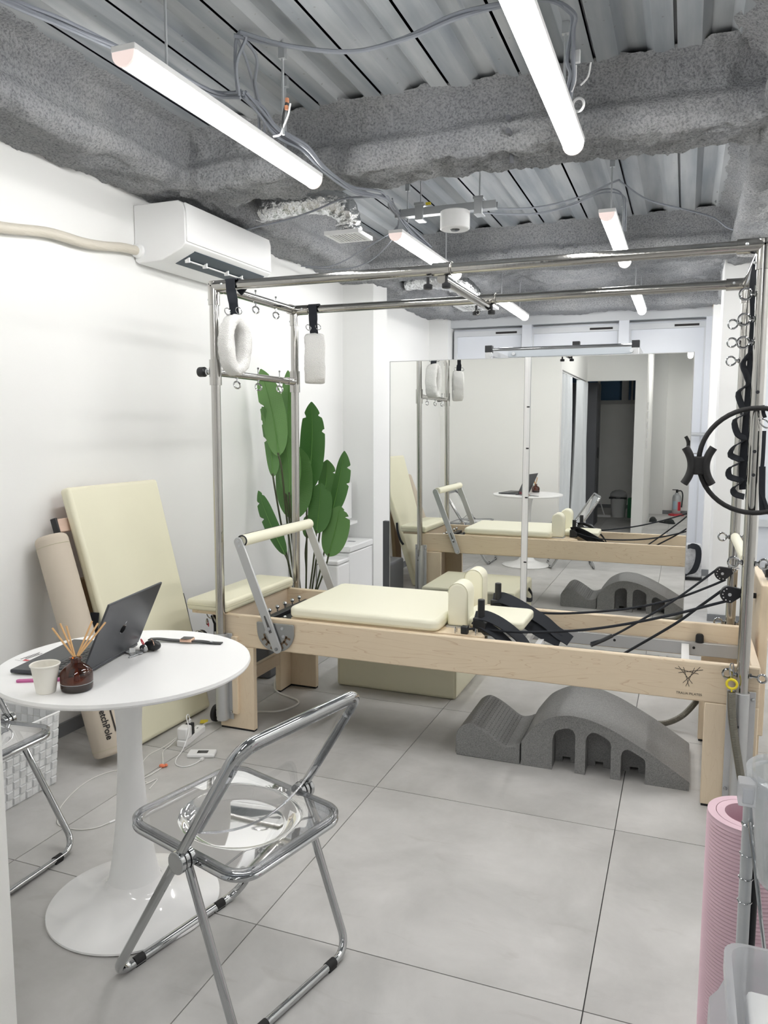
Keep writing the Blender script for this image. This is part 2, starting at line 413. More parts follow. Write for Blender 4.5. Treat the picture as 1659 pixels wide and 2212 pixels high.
def copytree(o, parent=None):
    c = o.copy(); C.objects.link(c)
    if parent is not None: c.parent = parent
    ORG[c.name] = ORG.get(o.name, V((0, 0, 0)))
    for ch in [x for x in o.children]: copytree(ch, c)
    return c
def text_mb(body, size, xf, depth=0):
    cu = bpy.data.curves.new('t', 'FONT'); cu.body = body; cu.size = size; cu.offset = depth; cu.align_x = 'CENTER'
    ob = bpy.data.objects.new('t', cu); C.objects.link(ob)
    dg = bpy.context.evaluated_depsgraph_get(); me = bpy.data.meshes.new_from_object(ob.evaluated_get(dg))
    mb = MB().add([xf(v.co) for v in me.vertices], [tuple(p.vertices) for p in me.polygons])
    bpy.data.objects.remove(ob); bpy.data.meshes.remove(me); bpy.data.curves.remove(cu)
    return mb

# ================================================================ STRUCTURE
WX = -2.561; RX = 1.45; YB = 8.0; YE = -4.40; ZT = 2.50
# floor: slab with recessed joints, each tile a piece
fl = struct('floor', MB().box(-2.7, 1.6, -4.3, 8.3, -.08, -.006), M_joint, smooth=0)
T = .8894; X0 = -1.0623; Y0 = 1.7483
tile_me = None
for i in range(-2, 3):
    for j in range(-7, 8):
        a, b = X0+i*T, X0+(i+1)*T; c, d = Y0+j*T, Y0+(j+1)*T
        a2, b2, c2, d2 = max(a, WX), min(b, RX), max(c, YE), min(d, YB+.1)
        if b2-a2 < .02 or d2-c2 < .02: continue
        g = .0016
        full = abs((b2-a2)-T) < 1e-4 and abs((d2-c2)-T) < 1e-4
        if full and tile_me:
            o = bpy.data.objects.new('tile', tile_me); C.objects.link(o); o.parent = fl; o.location = (a, c, 0)
        else:
            mb = MB().box(g, b2-a2-g, g, d2-c2-g, -.006, 0)
            me = bpy.data.meshes.new('tile'); me.from_pydata(mb.v, [], mb.f); me.materials.append(M_tile)
            o = bpy.data.objects.new('tile', me); C.objects.link(o); o.parent = fl; o.location = (a2, c2, 0)
            if full: tile_me = me
# walls
struct('wall_left', MB().box(WX-.12, WX, YE, YB+.2, 0, 2.9), M_wall, smooth=0)
struct('wall_right', MB().box(RX, RX+.12, YE, YB+.2, 0, 2.9), M_wall, smooth=0)
wn = struct('wall_near', MB().box(WX, -1.2425, 1.0, 1.0977, 0, 2.9).box(-1.30, -1.2425, -1.2, 1.0, 1.99, 2.9).box(-1.30, -1.2425, -1.26, -1.2, 0, 2.9)
            .box(-1.2425, -.63, -1.26, -1.2, 1.99, 2.9).box(-.63, -.49, -1.26, -1.2, 0, 2.9).box(-.55, -.49, -3.3, -1.26, 0, 2.9), M_wall2, smooth=0)
struct('wall_rear', MB().box(WX, -.35, YE-.1, YE, 0, 1.84).box(WX, -1.95, YE-.1, YE, 1.84, 2.9).box(-.70, -.35, YE-.1, YE, 1.84, 2.9).box(-1.95, -.70, YE-.1, YE, 2.33, 2.9).box(-.56, -.35, YE-.1, -3.75, 0, 2.9)
       .box(-.50, RX, -3.85, -3.75, 0, 2.9).box(-.60, -.30, -3.75, -3.68, 0, 2.9), M_wall2, smooth=0)
wd = thing('window_4', None, None, (-1.4, YE, 1.84), kind='structure')
build('pane', MB().box(-1.95, -.70, YE-.06, YE-.05, 1.84, 2.33), M_night, wd)
build('frame', MB().box(-1.95, -.70, YE-.04, YE+.01, 1.78, 1.845).box(-1.44, -1.40, YE-.04, YE+.01, 1.84, 2.33).box(-1.04, -.93, YE-.045, YE+.005, 1.84, 2.33).box(-.885, -.86, YE-.045, YE+.005, 1.84, 2.33), M_winframe, wd)
# pillars along the left wall and at the right
struct('trim_1', MB().box(WX, -2.298, 5.66, 5.95, 0, 2.53), M_wall, smooth=0)
struct('trim_2', MB().box(WX, -2.355, 7.86, YB+.1, 0, 2.53), M_wall, smooth=0)
struct('trim_3', MB().box(.207, .50, 5.90, 6.35, 0, 2.53), M_wall, smooth=0)
struct('trim_4', MB().box(.19, .46, 7.72, YB+.1, 0, 2.49), M_wall, smooth=0)
struct('trim_5', MB().box(.188, .46, 7.715, YB, 2.49, 2.505), M_wood, smooth=0)
# skirting
struct('baseboard_left', MB().box(WX, WX+.012, 1.10, YB, 0, .06), M_base, smooth=0)
struct('baseboard_back', MB().box(.15, .50, 7.70, 7.72, 0, .06).box(.195, .51, 5.885, 5.9, 0, .05).box(-2.3, .2, 7.98, 8.0, 0, .06).box(.46, RX, 7.98, 8.0, 0, .06), M_base, smooth=0)
struct('baseboard_rear', MB().box(-.49, RX, -3.75, -3.735, 0, .06).box(WX, -.5, YE, YE+.015, 0, .06), M_base, smooth=0)
# back wall of film-covered windows
struct('wall_back', MB().box(WX, RX, YB+.12, YB+.24, 0, 2.9).box(WX, RX, YB+.02, YB+.13, 2.45, 2.9), M_frame, smooth=0)
xs = [-2.36, -1.55, -.60, .19]
for i in range(3):
    wdw = thing('window_%d' % (i+1), None, None, ((xs[i]+xs[i+1])/2, YB, 0), kind='structure')
    a, b = xs[i]+.03, xs[i+1]-.03
    build('pane', MB().box(a, b, YB+.04, YB+.06, .06, 2.40), M_shut, wdw)
    fr = MB().box(a, b, YB+.01, YB+.05, 2.33, 2.385).box(a, b, YB+.01, YB+.05, .05, .11).box(a, a+.035, YB+.01, YB+.05, .11, 2.33).box(b-.035, b, YB+.01, YB+.05, .11, 2.33).box(a, b, YB+.02, YB+.05, .945, .975)
    build('frame', fr, M_frame, wdw, bevel=.003)
    build('post', MB().box(xs[i+1]-.05, xs[i+1]+.045, YB-.02, YB+.08, 0, 2.42), M_shut, wdw)
    build('sticker', MB().box(b-.30, b-.08, YB+.005, YB+.012, 2.345, 2.365), M_print, wdw)
    if i == 2: build('handle', MB().cyl((.035, YB-.03, 1.318), (.178, YB-.03, 1.318), .018, 16), M_zinc, wdw)
rw = thing('window_5', None, None, (.95, YB, 0), kind='structure')
build('pane', MB().box(.48, RX, YB+.04, YB+.06, .06, 2.40), M_shut, rw)
build('frame', MB().box(.48, RX, YB+.0, YB+.05, 2.33, 2.42).box(.48, RX, YB+.0, YB+.05, .45, .52).box(.48, RX, YB, YB+.05, .05, .12).box(.48, .54, YB, YB+.05, .12, 2.33), M_frame, rw, bevel=.003)
struct('trim_6', MB().box(-2.36, .19, YB-.03, YB+.12, 2.42, 2.53), M_frame, smooth=0)

# ceiling: slab with deck panels (parts)
ce = struct('ceiling', MB().box(-2.75, 1.6, YE-.3, YB+.4, 2.86, 2.96), M_dark, smooth=0)
P_ = .283
def deck_panel(xc):
    z0, z1 = 2.738, 2.766   # low flange, high flange
    pr = [(-P_/2, z0), (-.006, z0), (-.006, z0+.02), (.006, z0+.02), (.006, z0)]
    pr = [(-P_/2, z0), (-P_/2, z0+.022), (-P_/2+.009, z0+.022), (-P_/2+.011, z0), (-.05, z0), (-.02, z1), (.045, z1), (.075, z0), (P_/2-.012, z0), (P_/2, z0)]
    top = [(P_/2, z1+.02), (-P_/2, z1+.02)]
    return MB().prism([(p[0]+xc, p[1]) for p in pr+top], 'y', YE, YB+.1)
for k in range(-6, 13):
    x = .19-P_/2+.0-k*P_
    if x < -2.8 or x > RX+.1: continue
    build('deck_panel', deck_panel(x), M_deck, ce, smooth=0)

# sprayed beams (rough displaced sections swept along an axis)
def rough_sweep(prof, axis, a0, a1, step, amp, seed=0, ragged=None):
    # prof: polyline of (u, z) from one deck edge round to the other
    pts = []
    for i in range(len(prof)-1):
        p, q = V((prof[i][0], prof[i][1], 0)), V((prof[i+1][0], prof[i+1][1], 0)); n = max(1, int((q-p).length/step))
        for k in range(n): pts.append(p.lerp(q, k/n))
    pts.append(V((prof[-1][0], prof[-1][1], 0)))
    m_ = int((a1-a0)/step)+1; n = len(pts); vs = []; cx = sum(p.x for p in pts)/n; cz = max(p.y for p in pts)
    for j in range(m_):
        a = a0+(a1-a0)*j/(m_-1)
        for i, p in enumerate(pts):
            dv = V((p.x-cx, p.y-cz-.02)).normalized() if (p.x-cx or p.y-cz) else V((0, -1))
            P = V((p.x, a, p.y))
            d = noise.fractal((P+V((seed, 0, 0)))*9, .8, 2.1, 4)*amp*1.1+noise.noise((P+V((seed, 5, 0)))*55)*amp*.55+noise.noise(P*2.3+V((seed, 0, 3)))*amp*1.2
            r_ = 0
            if ragged and (i < 4 or i > n-5): r_ = noise.noise(V((a*4.5, seed, i < 4)))*ragged+noise.noise(V((a*16, seed, i < 4)))*ragged*.5
            u, z = p.x+dv.x*d, p.y+dv.y*d
            if r_:
                if i < 4: u -= abs(r_)*(1 if pts[0].x < cx else -1)
                else: u += abs(r_)*(1 if pts[-1].x > cx else -1)
            vs.append((a, u, z) if axis == 'x' else (u, a, z))
    fs = [(j*n+i, j*n+i+1, (j+1)*n+i+1, (j+1)*n+i) for j in range(m_-1) for i in range(n-1)]
    return MB().add(vs, fs)
def round_prof(u0, u1, zt, zb, foot=.05, neck=.02):
    w_ = u1-u0
    return [(u0-foot-.02, zt), (u0-foot*.4, zt-.02), (u0+neck, zt-.07), (u0+neck, zb+.13), (u0-.01, zb+.09), (u0, zb+.03), (u0+.03, zb), (u1-.03, zb), (u1, zb+.03), (u1+.01, zb+.09),
            (u1-neck, zb+.13), (u1-neck, zt-.07), (u1+foot*.4, zt-.02), (u1+foot+.02, zt)]
DZ = 2.745
struct('trim_8', rough_sweep([(-2.62, 2.51), (-2.56, 2.505), (-2.45, 2.50), (-2.27, 2.49), (-2.225, 2.51), (-2.215, 2.56), (-2.235, 2.60), (-2.235, 2.68), (-2.20, 2.72), (-2.12, DZ)], 'y', .95, YB+.1, .0125, .016, 1, .05), M_rock, smooth=80)
def bm_prof(u0, u1): return round_prof(u0, u1, DZ, 2.495)
struct('trim_9', rough_sweep(bm_prof(3.185, 3.50), 'x', -2.30, .45, .0115, .018, 11, .07), M_rock, smooth=80)
struct('trim_10', rough_sweep(bm_prof(5.42, 5.72), 'x', -2.30, .45, .016, .014, 23, .06), M_rock, smooth=80)
struct('trim_11', rough_sweep(bm_prof(7.60, 7.95), 'x', -2.40, RX, .03, .016, 37, .05), M_rock, smooth=80)
struct('trim_12', rough_sweep([(.13, DZ), (.20, 2.72), (.235, 2.68), (.235, 2.60), (.215, 2.56), (.225, 2.51), (.27, 2.49), (.5, 2.5), (.54, 2.55), (.54, DZ)], 'y', -3.4, YB, .02, .014, 51, .05), M_rock, smooth=80)
struct('trim_13', rough_sweep(bm_prof(.75, 1.05), 'x', -2.5, RX, .04, .014, 61, .05), M_rock, smooth=80)
struct('trim_14', rough_sweep(bm_prof(-1.6, -1.3), 'x', -2.5, RX, .05, .014, 62, .05), M_rock, smooth=80)
b9 = bpy.data.objects['trim_9']; b10 = bpy.data.objects['trim_10']
for x, z in ((-.705, 2.60), (-.705, 2.55)): build('stud', MB().cyl((x, 3.22, z), (x, 3.155, z), .011, 10), M_locker, b9)
build('stud', MB().cyl((-.72, 3.30, 2.51), (-.72, 3.30, 2.47), .010, 10), M_locker, b9)
for x in (-1.209, -.737, -.831): build('stud', MB().cyl((x, 5.47, 2.59), (x, 5.39, 2.585), .014, 10), M_locker, b10)
def rough_sheet(x0, x1, y0, y1, z, step=.022):
    nx, ny = int((x1-x0)/step), int((y1-y0)/step); vs = []
    for j in range(ny+1):
        for i in range(nx+1):
            P = V((x0+(x1-x0)*i/nx, y0+(y1-y0)*j/ny, z)); vs.append((P.x, P.y, z+noise.fractal(P*8, .8, 2.1, 4)*.03+noise.noise(P*2)*.02))
    return MB().add(vs, [(j*(nx+1)+i, j*(nx+1)+i+1, (j+1)*(nx+1)+i+1, (j+1)*(nx+1)+i) for j in range(ny) for i in range(nx)])
struct('trim_15', rough_sheet(-2.3, .3, 5.62, 7.8, 2.69), M_rock, smooth=80)
def rough_col(c, r, z0, z1):
    n, m_ = 90, int((z1-z0)/.012); vs = []
    for j in range(m_+1):
        z = z0+(z1-z0)*j/m_
        for i in range(n):
            t = 2*PI*i/n; P = V((c[0]+math.cos(t)*r, c[1]+math.sin(t)*r, z)); d = noise.fractal(P*9, .8, 2.1, 4)*.03+noise.noise(P*40)*.01
            vs.append((c[0]+math.cos(t)*(r+d), c[1]+math.sin(t)*(r+d), z))
    return MB().add(vs, [(j*n+i, j*n+(i+1) % n, (j+1)*n+(i+1) % n, (j+1)*n+i) for j in range(m_) for i in range(n)])
struct('trim_7', rough_col((.42, 5.35), .17, 2.45, 2.76), M_rockw, smooth=80)

# mirrored wall behind etc. ---------------------------------------
YM = 4.69
mr = thing('standing_mirror', 'tall frameless mirror standing behind the wooden exercise bed, left of the two joined ones', 'mirror', (-1.41, YM, 0), 'joined mirrors behind the exercise bed')
def mirror_panel(root, x0, x1):
    build('glass', MB().box(x0, x1, YM, YM+.005, .05, 1.797), M_mirror, root, smooth=0)
    build('backing', MB().box(x0+.002, x1-.002, YM+.006, YM+.03, .05, 1.795), M_alu, root)
    build('edge_trim', MB().box(x0-.004, x0, YM-.002, YM+.03, .03, 1.799).box(x1, x1+.004, YM-.002, YM+.03, .03, 1.799).box(x0-.004, x1+.004, YM-.002, YM+.03, 1.797, 1.801).box(x0-.004, x1+.004, YM-.002, YM+.03, .045, .05), M_alu, root)
    for fx in (x0+.1, x1-.1): build('foot', MB().box(fx-.02, fx+.02, YM-.02, YM+.16, 0, .05), M_alu, root)
mirror_panel(mr, -1.787, -.921)
mr2 = thing('standing_mirror', 'tall mirror standing behind the exercise bed, right one, reflecting the curtain', 'mirror', (-.44, YM, 0), 'joined mirrors behind the exercise bed')
mirror_panel(mr2, -.880, .026)
jp = MB().box(-.916, -.902, YM-.010, YM+.02, .0, 1.80).box(-.902, -.884, YM-.004, YM+.02, .0, 1.80)
jt = solo('joint_post', jp, M_white, 'slim aluminium upright covering the joint between the two mirrors', 'post')
for z in (.28, .55, .95, 1.25, 1.5):
    build('clip', MB().box(-.902, -.885, YM-.006, YM-.004, z, z+.008), M_black, jt)

# left-of-mirror dark panel leaning behind
solo('storage_board', MB().box(-1.905, -1.795, 4.86, 4.90, 0, .745), M_locker, 'dark grey board standing upright behind the left edge of the mirror', 'board', bevel=.003)

# pull-up frame behind the mirror
pf = thing('pull_up_frame', 'aluminium frame with black end caps and chrome bar rising above the mirror', 'exercise frame', (-.78, 5.25, 0))
zt = 1.925
for x, y in ((-1.265, 5.2), (-.317, 5.2)):
    p = build('post', MB().box(x-.022, x+.022, y-.022, y+.022, 0, zt-.04), M_alu, pf, bevel=.003)
    build('end_cap', MB().box(x-.024, x+.024, y-.024, y+.024, zt-.04, zt+.005), M_black, p, bevel=.002)
for x in (-1.265, -.317): build('side_rail', MB().box(x-.018, x+.018, 5.22, 5.75, zt-.062, zt-.02), M_alu, pf, bevel=.003)
for x in (-1.265, -.317):
    build('rear_post', MB().box(x-.02, x+.02, 5.74, 5.78, 0, zt-.045), M_alu, pf, bevel=.003)
build('cross_rail', MB().box(-1.20, -.317, 5.5, 5.54, zt-.05, zt-.002), pm('pale_blue_metal', (.46, .50, .54), .5), pf, bevel=.003)
build('chrome_bar', MB().cyl((-1.25, 5.2, zt-.022), (-.33, 5.2, zt-.022), .011, 14), M_chrome, pf)
cb = build('centre_block', MB().box(-.752, -.702, 5.49, 5.53, zt+.0, zt+.045), M_black, pf, bevel=.003)
for x in (-1.245, -1.16, -.34):
    build('bolt', MB().cyl((x, 5.19 if x != -1.16 else 5.50, zt-.06 if x != -1.16 else zt-.026), (x, 5.17 if x != -1.16 else 5.49, zt-.06 if x != -1.16 else zt-.026), .012, 10), M_zinc, pf)

# ================================================================ LAMPS
def lamp(x, y, z=2.40, label='', L_=1.2, first=[None]):
    if first[0] is None:
        r = thing('tube_lamp', label, 'lamp', (x, y, z), 'hanging tube lamps')
        n = 12; pr = [(-.036, z+.028)]+[(math.cos(PI+PI*i/n)*.036, z+.024+math.sin(PI+PI*i/n)*.036) for i in range(n+1)]+[(.036, z+.028)]
        dif = [(p[0]+x, p[1]) for p in pr]
        build('diffuser', MB().prism(dif, 'y', y+.008, y+L_-.008), M_lamp, r, smooth=40)
        build('housing', MB().box(x-.041, x+.041, y, y+L_, z+.028, z+.046), M_white, r, bevel=.002)
        for yy in (y, y+L_-.008):
            build('end_cap', MB().prism([(p[0]*1.06+x, (p[1]-z-.024)*1.06+z+.024) for p in pr], 'y', yy, yy+.008), M_lampcap, r)
        for yy in (y+.2, y+L_-.25):
            build('hanger_rod', MB().cyl((x+.0, yy, z+.046), (x, yy, 2.765), .0045, 8).cyl((x, yy, z+.046), (x, yy, z+.06), .009, 6).box(x-.012, x+.012, yy-.01, yy+.01, 2.70, 2.74), M_zinc, r)
        first[0] = r; return r
    r = copytree(first[0]); r.location = (x, y, z); r['label'] = label; return r
lamp(-1.515, 1.865, label='bright tube lamp hanging at upper left, above the air conditioner')
lamp(-.432, 1.84, label='largest bright tube lamp hanging at upper right, running out of the top of the photo')
lamp(-1.512, 4.04, label='tube lamp hanging left of the white emergency light, just behind the chrome rail')
lamp(-.403, 4.03, label='short-looking tube lamp hanging at right under the second sprayed beam')
lamp(-1.465, 6.22, label='small distant tube lamp on the left, ending above the pull-up frame')
lamp(-.41, 6.22, label='small distant tube lamp on the right, seen between the two chrome rails')
for x, y, t9 in ((-.432, -.35, 'tube lamp of the middle row hanging above the camera, outside the view'), (.02, -2.9, 'tube lamp at the far end of the passage, seen only in the mirror corner'), (.75, 1.9, 'tube lamp of the right row outside the view, nearest the table'),
              (.75, 4.1, 'tube lamp of the right row outside the view, beside the bed'), (.75, 6.2, 'tube lamp of the right row outside the view, near the windows')):
    lamp(x, y, label=t9)

# emergency light on a strut
el = thing('emergency_light', 'white round emergency light hanging from a metal strut', 'light fixture', (-1.16, 3.98, 2.40))
build('housing', MB().lathe((-1.165, 4.0, 2.405), [(.0, .0), (.072, .0), (.077, .004), (.077, .088), (.07, .093), (0, .093)], 40), M_white, el)
build('lens', MB().lathe((-1.165, 4.0, 2.397), [(0, 0), (.02, .002), (.026, .008)], 20), M_acryrim, el)
st = thing('mounting_strut', 'galvanised strut channel hung on two rods, holding the round emergency light', 'bracket', (-1.2, 4.12, 2.53))
build('channel', MB().box(-1.50, -.95, 4.0, 4.045, 2.496, 2.50).box(-1.50, -.95, 4.0, 4.003, 2.50, 2.535).box(-1.50, -.95, 4.042, 4.045, 2.50, 2.535), M_zinc, st)
for x in (-1.36, -1.04):
    c_ = build('clamp', MB().box(x-.022, x+.022, 3.985, 4.0, 2.475, 2.545).box(x-.028, x+.028, 3.985, 4.06, 2.545, 2.56).box(x-.022, x+.022, 3.985, 4.06, 2.47, 2.477), M_zinc, st, bevel=.002)
    build('rod', MB().cyl((x, 4.02, 2.5), (x, 4.02, 2.765), .0045, 8), M_zinc, st)
build('brass_clip', MB().box(-1.325, -1.30, 3.995, 4.01, 2.545, 2.557), M_yellow, st)

# foil duct with grille
def duct(path, r, n=26, seed=0):
    P = catmull([V(p) for p in path], 14, False); vs = []; u = None
    for i, p in enumerate(P):
        d = (P[min(i+1, len(P)-1)]-P[max(i-1, 0)]).normalized()
        u = d.orthogonal().normalized() if u is None else (u-d*u.dot(d)).normalized(); w_ = d.cross(u)
        for k in range(n):
            t = 2*PI*k/n; q = p+u*math.cos(t)*r+w_*math.sin(t)*r; q += (q-p).normalized()*(noise.noise(q*38+V((seed, 0, 0)))*.014+noise.noise(q*90)*.005); vs.append(q)
    return MB().add(vs, [(i*n+k, i*n+(k+1) % n, (i+1)*n+(k+1) % n, (i+1)*n+k) for i in range(len(P)-1) for k in range(n)])
def vent(c, s, label):
    r = thing('air_vent', label, 'vent', c, 'square vents on foil ducts')
    x, y, z = c
    build('frame', MB().box(x-s, x+s, y-s, y-s*.8, z, z+.02).box(x-s, x+s, y+s*.8, y+s, z, z+.02).box(x-s, x-s*.8, y-s*.8, y+s*.8, z, z+.02).box(x+s*.8, x+s, y-s*.8, y+s*.8, z, z+.02).box(x-s*.95, x+s*.95, y-s*.95, y+s*.95, z+.014, z+.02), M_white, r)
    for i in range(9):
        xx = x-s*.8+(i+.5)*s*1.6/9
        build('slat', MB().box(xx-.0035, xx+.0035, y-s*.8, y+s*.8, z+.002, z+.012), M_white, r)
    return r
vent((-1.755, 3.965, 2.405), .10, 'small square white vent under a foil duct elbow, beside the air conditioner')
d1 = solo('foil_duct', duct([(-2.30, 3.85, 2.57), (-2.05, 3.84, 2.585), (-1.86, 3.86, 2.585), (-1.765, 3.92, 2.55), (-1.755, 3.965, 2.48), (-1.755, 3.965, 2.425)], .068), M_foil,
          'crinkled silver foil duct bending down to the small square vent', 'duct', smooth=60)
vent((-1.73, 6.62, 2.405), .16, 'larger white slotted vent behind the far end of the chrome rails')
solo('foil_duct', duct([(-2.2, 6.15, 2.58), (-1.95, 6.15, 2.58), (-1.8, 6.35, 2.56), (-1.75, 6.6, 2.5), (-1.74, 6.64, 2.43)], .075, seed=3), M_foil, 'far foil duct above the larger slotted vent', 'duct', smooth=60)

# ceiling cables
def cable(name, label, path, r, mat, cat='cable', group=None, strands=1):
    rt_ = None
    if strands == 1:
        return solo(name, MB().tube(path, r, 6, sub=6), mat, label, cat, group)
    c0 = path[0]; t_ = thing(name, label, cat, c0, group)
    for s_ in range(strands):
        random.seed(s_*7+len(path)); o3 = V((math.cos(s_*2.4), 0, math.sin(s_*2.4)))*r*1.7
        pp = [V(p)+o3+V((random.uniform(-1, 1), random.uniform(-1, 1), random.uniform(-1, 1)))*(r*.8+.006) for p in path]
        build('strand', MB().tube(pp, r, 6, sub=6), mat, t_)
    return t_
cable('cable_bundle', 'grey cable bundle running from the top left corner to the hanging rod', [(-2.0, 1.55, 2.64), (-1.92, 1.831, 2.62), (-1.848, 2.028, 2.62), (-1.741, 2.297, 2.60), (-1.63, 2.50, 2.57), (-1.52, 2.50, 2.555)], .006, M_cable, strands=4)
cable('cable_bundle', 'vertical grey cables tied beside the rod at upper left', [(-1.516, 2.48, 2.54), (-1.503, 2.448, 2.63), (-1.484, 2.437, 2.70), (-1.47, 2.43, 2.72)], .006, M_cable, strands=2)
cable('cable_bundle', 'grey cable pair sagging across the metal deck between the two large lamps', [(-1.484, 2.42, 2.71), (-1.343, 2.514, 2.69), (-1.14, 2.609, 2.68), (-.932, 2.603, 2.69), (-.725, 2.556, 2.70), (-.483, 2.575, 2.71), (-.402, 2.641, 2.70), (-.39, 2.673, 2.66), (-.395, 2.70, 2.58), (-.403, 2.72, 2.52), (-.42, 2.76, 2.47)], .007, M_cable, strands=2)
cable('cable_bundle', 'grey cables looping down behind the left large lamp', [(-1.491, 2.43, 2.71), (-1.499, 2.533, 2.68), (-1.539, 2.631, 2.63), (-1.591, 2.745, 2.58), (-1.616, 2.814, 2.50)], .006, M_cable, strands=2)
cable('cable_bundle', 'grey cable bundle passing under the first sprayed beam beside the left lamp end', [(-1.511, 2.496, 2.55), (-1.53, 2.639, 2.55), (-1.51, 2.743, 2.51), (-1.455, 2.85, 2.475), (-1.464, 3.057, 2.455), (-1.456, 3.327, 2.45), (-1.396, 3.47, 2.46), (-1.42, 3.70, 2.50), (-1.464, 3.884, 2.51), (-1.515, 4.323, 2.50), (-1.50, 4.6, 2.47)], .006, M_cable, strands=4)
cable('thin_cable', 'single grey cable curving past the foil duct', [(-2.328, 3.796, 2.45), (-2.158, 3.704, 2.44), (-1.975, 3.675, 2.45), (-1.80, 3.66, 2.48), (-1.627, 3.603, 2.5), (-1.45, 3.52, 2.47)], .005, M_cable)
cable('thin_cable', 'upper of two thin cables hanging above the left wall behind the vent', [(-2.444, 4.734, 2.45), (-2.21, 4.744, 2.44), (-1.785, 4.349, 2.45), (-1.50, 4.05, 2.47), (-1.42, 3.75, 2.52)], .004, M_cable)
cable('thin_cable', 'lower of two thin cables hanging above the left wall behind the vent', [(-2.436, 4.785, 2.45), (-2.184, 4.832, 2.43), (-1.929, 4.7, 2.44), (-1.617, 4.291, 2.47), (-1.45, 3.95, 2.52)], .004, M_cable)
cable('thin_cable', 'long thin cable sagging from the emergency light to the right pillar', [(-1.252, 4.3, 2.60), (-.895, 4.60, 2.64), (-.597, 4.55, 2.66), (-.406, 4.44, 2.69), (-.373, 4.48, 2.69), (-.252, 4.70, 2.65), (-.055, 4.95, 2.64), (.102, 5.15, 2.63), (.2, 5.17, 2.56), (.34, 5.14, 2.52), (.5, 5.1, 2.5)], .005, M_cable)
cable('cable_bundle', 'cable pair beside the right hanging rod under the second deck bay', [(-1.257, 4.35, 2.59), (-.908, 4.65, 2.62), (-.653, 4.60, 2.64), (-.485, 4.50, 2.66), (-.381, 4.58, 2.66), (-.363, 4.62, 2.58), (-.372, 4.70, 2.48)], .004, M_cable, strands=2)
jb = thing('wire_connector', 'white connector block and loose wire ends beside the right large lamp', 'connector', (-.385, 2.73, 2.50))
build('block', MB().box(-.40, -.37, 2.70, 2.715, 2.565, 2.605), M_white, jb, bevel=.002)
build('loop', MB().torus((-.385, 2.80, 2.47), (.3, 1, .2), .020, .0045), M_white, jb)
build('wire_end', MB().tube([(-.385, 2.72, 2.565), (-.387, 2.73, 2.52), (-.40, 2.74, 2.49)], .003, 6, sub=4).tube([(-.34, 2.74, 2.575), (-.35, 2.76, 2.54), (-.375, 2.77, 2.52)], .003, 6, sub=4), M_white, jb)
jb2 = thing('wire_connector', 'orange-tipped wire connectors tied to the rod near the end of the left lamp', 'connector', (-1.375, 2.56, 2.45))
build('rod', MB().cyl((-1.40, 2.585, 2.43), (-1.40, 2.585, 2.765), .005, 8).box(-1.412, -1.388, 2.575, 2.595, 2.69, 2.73), M_zinc, jb2)
build('terminal', MB().box(-1.383, -1.373, 2.57, 2.58, 2.535, 2.55).box(-1.386, -1.376, 2.57, 2.58, 2.51, 2.525), M_brick, jb2)
build('sleeve', MB().tube([(-1.38, 2.575, 2.535), (-1.392, 2.575, 2.50), (-1.40, 2.58, 2.46), (-1.41, 2.60, 2.44)], .0045, 6, sub=3), M_black, jb2)
build('white_wire', MB().tube([(-1.365, 2.575, 2.53), (-1.375, 2.575, 2.49), (-1.395, 2.58, 2.46), (-1.42, 2.60, 2.44), (-1.46, 2.62, 2.445)], .0035, 6, sub=4), M_white, jb2)

# ================================================================ AIR CONDITIONER
ac = thing('air_conditioner', 'white wall air conditioner with open dark louvre, below the ceiling at left', 'air conditioner', (-2.44, 3.6, 2.18))
prof = [(WX+.003, 2.19), (WX+.003, 2.455), (-2.30, 2.455), (-2.275, 2.44), (-2.262, 2.40), (-2.262, 2.255), (-2.285, 2.232), (-2.40, 2.185), (-2.54, 2.178)]
def acp(x0, x1): return MB().prism(prof, 'y', x0, x1)
build('body', acp(3.19, 4.0), M_white, ac, bevel=.004)
build('front_panel', MB().prism([(-2.262, 2.262), (-2.262, 2.41), (-2.272, 2.44), (-2.264, 2.443), (-2.254, 2.41), (-2.254, 2.262)], 'y', 3.195, 3.995), M_white, ac, bevel=.002)
dv = V((-.115, 0, -.047)).normalized()
build('air_slot', MB().hexa([(-2.282, 3.29, 2.2315), (-2.395, 3.29, 2.1855), (-2.395, 3.96, 2.1855), (-2.282, 3.96, 2.2315)], [(-2.28, 3.29, 2.236), (-2.393, 3.29, 2.19), (-2.393, 3.96, 2.19), (-2.28, 3.96, 2.236)]), pm('dark_slot', (.03, .05, .07), .4), ac)
build('louvre', MB().hexa([(-2.34, 3.30, 2.200), (-2.347, 3.30, 2.198), (-2.347, 3.95, 2.198), (-2.34, 3.95, 2.200)], [(-2.34, 3.30, 2.204), (-2.347, 3.30, 2.202), (-2.347, 3.95, 2.202), (-2.34, 3.95, 2.204)]), M_white, ac)
for y in (3.31, 3.46, 3.66, 3.80): build('fin', MB().box(-2.35, -2.325, y-.004, y+.004, 2.19, 2.215), M_white, ac)
build('socket', MB().lathe((-2.53, 3.19, 2.235), [(0, 0), (.028, 0), (.034, .004), (.034, .02), (.02, .03)], 24, (0, -1, 0)), M_white, ac)
solo('pipe_cover', MB().tube([(-2.525, 1.6, 2.10), (-2.525, 2.0, 2.12), (-2.53, 2.367, 2.156), (-2.53, 2.604, 2.190), (-2.527, 2.80, 2.192), (-2.53, 2.93, 2.205), (-2.53, 3.06, 2.226), (-2.53, 3.175, 2.234)], .022, 14, sub=8), M_pipe,
     'cream taped pipe running along the left wall into the air conditioner', 'pipe', smooth=60)

